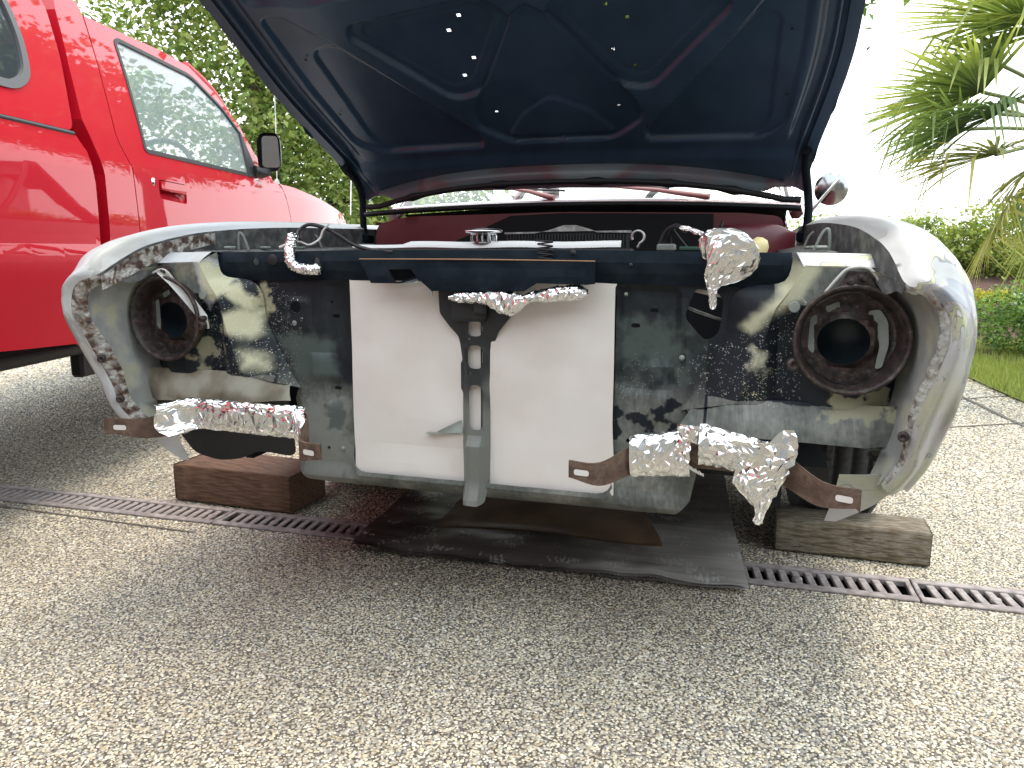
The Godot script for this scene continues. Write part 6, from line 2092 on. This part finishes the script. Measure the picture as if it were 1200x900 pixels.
	# hub place (from the palm's foot), direction the fan points, size, droop, tone
	# last: roll about its own axis
	var fr := [
		[Vector3(-0.40, 2.02, 0.30), Vector3(-1.0, 0.16, 0.10), 0.70, 0.10, 0, 0.22],
		[Vector3(-0.60, 1.66, 0.30), Vector3(-1.0, 0.14, 0.10), 0.60, 0.10, 0, 0.28],
		[Vector3(-0.66, 1.47, 0.25), Vector3(-1.0, 0.0, 0.15), 0.48, 0.20, 1, 0.40],
		[Vector3(-0.52, 1.32, 0.35), Vector3(-1.0, -0.06, 0.2), 0.58, 0.22, 2, 0.35],
		[Vector3(-0.46, 1.08, 0.45), Vector3(-0.5, -0.8, 0.25), 0.52, 0.15, 2, 0.8],
		[Vector3(-0.42, 1.86, 0.1), Vector3(-1.0, 0.10, 0.1), 0.5, 0.35, 1, 0.4],
		[Vector3(-0.20, 2.26, 0.1), Vector3(-0.7, 0.5, 0.1), 0.60, 0.25, 2, 0.4],
		[Vector3(-0.1, 1.85, 0.45), Vector3(-0.5, -0.1, 0.6), 0.55, 0.35, 1, 0.5],
		[Vector3(-0.40, 1.72, -0.35), Vector3(-0.8, -0.1, -0.5), 0.58, 0.30, 3, 0.6],
		[Vector3(-0.58, 1.52, 0.45), Vector3(-1.0, -0.05, 0.3), 0.50, 0.25, 3, 0.2],
		[Vector3(-0.30, 1.30, 0.50), Vector3(-0.8, -0.45, 0.4), 0.55, 0.30, 2, 0.4],
		[Vector3(-0.18, 1.02, 0.35), Vector3(-0.15, -0.95, 0.2), 0.50, 0.12, 0, 1.0],
		[Vector3(-0.30, 1.95, 0.4), Vector3(-0.7, 0.25, 0.5), 0.55, 0.30, 0, 0.3],
		[Vector3(0.45, 1.9, 0.2), Vector3(0.9, 0.3, 0.3), 0.58, 0.3, 0, 0.3],
		[Vector3(0.3, 1.5, 0.4), Vector3(0.7, -0.2, 0.6), 0.55, 0.3, 1, 0.3],
		[Vector3(0.2, 2.2, -0.2), Vector3(0.3, 0.9, -0.3), 0.58, 0.3, 3, 0.3],
		[Vector3(-0.15, 1.25, 0.2), Vector3(-0.3, -0.8, 0.4), 0.5, 0.3, 3, 0.8],
		[Vector3(0.4, 1.2, -0.3), Vector3(0.8, -0.4, -0.4), 0.5, 0.4, 3, 0.3],
	]
	for f in fr:
		var frond := Node3D.new()
		var k := 0
		while palm.has_node("frond" if k == 0 else "frond_%03d" % k):
			k += 1
		frond.name = "frond" if k == 0 else "frond_%03d" % k
		palm.add_child(frond, true)
		st = S()
		var crown_at := Vector3(-0.05, 1.28, 0)
		var hub: Vector3 = f[0] + Vector3(-0.46, 0, 0)
		tube(st, spline([crown_at, crown_at.lerp(hub, 0.5) + Vector3(0, 0.10, 0), hub], 5), 0.011, 6)
		put("stalk", st, stalk_m, frond)
		st = S()
		fan_frond(st, 46, f[2] * 1.12, pr, f[3], 1.35, [m0[f[4]], m1[f[4]]])
		var z: Vector3 = (f[1] as Vector3).normalized()
		var x := Vector3.UP.cross(z).normalized()
		x = (x + Vector3(0, pr.randf_range(-0.25, 0.25), 0)).normalized()
		var y := z.cross(x).normalized()
		x = y.cross(z)
		var o := put("blades", st, blade_m, frond)
		o.transform = Transform3D(Basis(x, y, z) * Basis(Vector3.BACK, f[5]) * Basis(Vector3.RIGHT, -0.12), hub)
	# the house the car is nosed up to, behind the photographer: it shades the car's front and shows in the foil
	var garage := thing("garage", "grey garage front that the car is nosed up to, reflected in the foil", "building", Vector3(0.2, 0, 3.3), -0.05)
	st = S()
	for k in 16:
		box(st, Vector3(-4.4, 0.1 + 0.2 * k, 0), Vector3(4.0, 0.196, 0.06), 0.0, Basis(Vector3.RIGHT, 0.05))
		box(st, Vector3(4.4, 0.1 + 0.2 * k, 0), Vector3(4.0, 0.196, 0.06), 0.0, Basis(Vector3.RIGHT, 0.05))
	box(st, Vector3(0, 2.75, 0), Vector3(4.79, 0.9, 0.06))
	put("wall", st, mat(0.20, 0.21, 0.22, 0.7), garage)
	st = S()
	box(st, Vector3(0, 1.6, 2.0), Vector3(12.6, 3.16, 3.8))
	put("house_body", st, mat(0.20, 0.21, 0.22, 0.8), garage)
	for k in 4:
		st = S()
		box(st, Vector3(0, 0.30 + 0.575 * k, -0.02), Vector3(4.76, 0.56, 0.05), 0.01)
		put("door_panel", st, mat(0.30, 0.29, 0.27, 0.6), garage)
	st = S()
	quad(st, Vector3(-6.8, 3.15, -0.5), Vector3(6.8, 3.15, -0.5), Vector3(6.8, 4.6, 2.2), Vector3(-6.8, 4.6, 2.2))
	quad(st, Vector3(-6.8, 3.15, 4.6), Vector3(6.8, 3.15, 4.6), Vector3(6.8, 4.6, 2.2), Vector3(-6.8, 4.6, 2.2))
	put("roof", st, mat(0.06, 0.06, 0.065, 0.9), garage)
	# house at the far right
	var house := thing("house", "pale grey lapped siding house partly seen behind the palm", "house", Vector3(16.9, -0.3, -17.0), -0.573)
	st = S()
	for k in 14:
		box(st, Vector3(0, 0.45 + 0.2 * k, 0.012 * 0), Vector3(9.0, 0.195, 0.10), 0.0, Basis(Vector3.RIGHT, -0.06))
	put("siding", st, mat(0.42, 0.46, 0.49, 0.7), house)
	st = S()
	box(st, Vector3(0, 1.6, -2.6), Vector3(8.9, 3.2, 5.0))
	put("wall", st, mat(0.40, 0.44, 0.47, 0.7), house)
	st = S()
	quad(st, Vector3(-4.9, 3.2, 0.5), Vector3(4.9, 3.2, 0.5), Vector3(4.9, 3.9, -2.6), Vector3(-4.9, 3.9, -2.6))
	quad(st, Vector3(-4.9, 3.2, -5.7), Vector3(4.9, 3.2, -5.7), Vector3(4.9, 3.9, -2.6), Vector3(-4.9, 3.9, -2.6))
	put("roof", st, mat(0.10, 0.10, 0.11, 0.9), house)
	st = S()
	box(st, Vector3(-2.6, 2.3, 0.08), Vector3(1.3, 1.2, 0.06), 0.01)
	var wn := put("window", st, M.white, house)
	st = S()
	box(st, Vector3(-2.6, 2.3, 0.115), Vector3(1.1, 1.0, 0.02))
	put("pane", st, M.tint, wn)
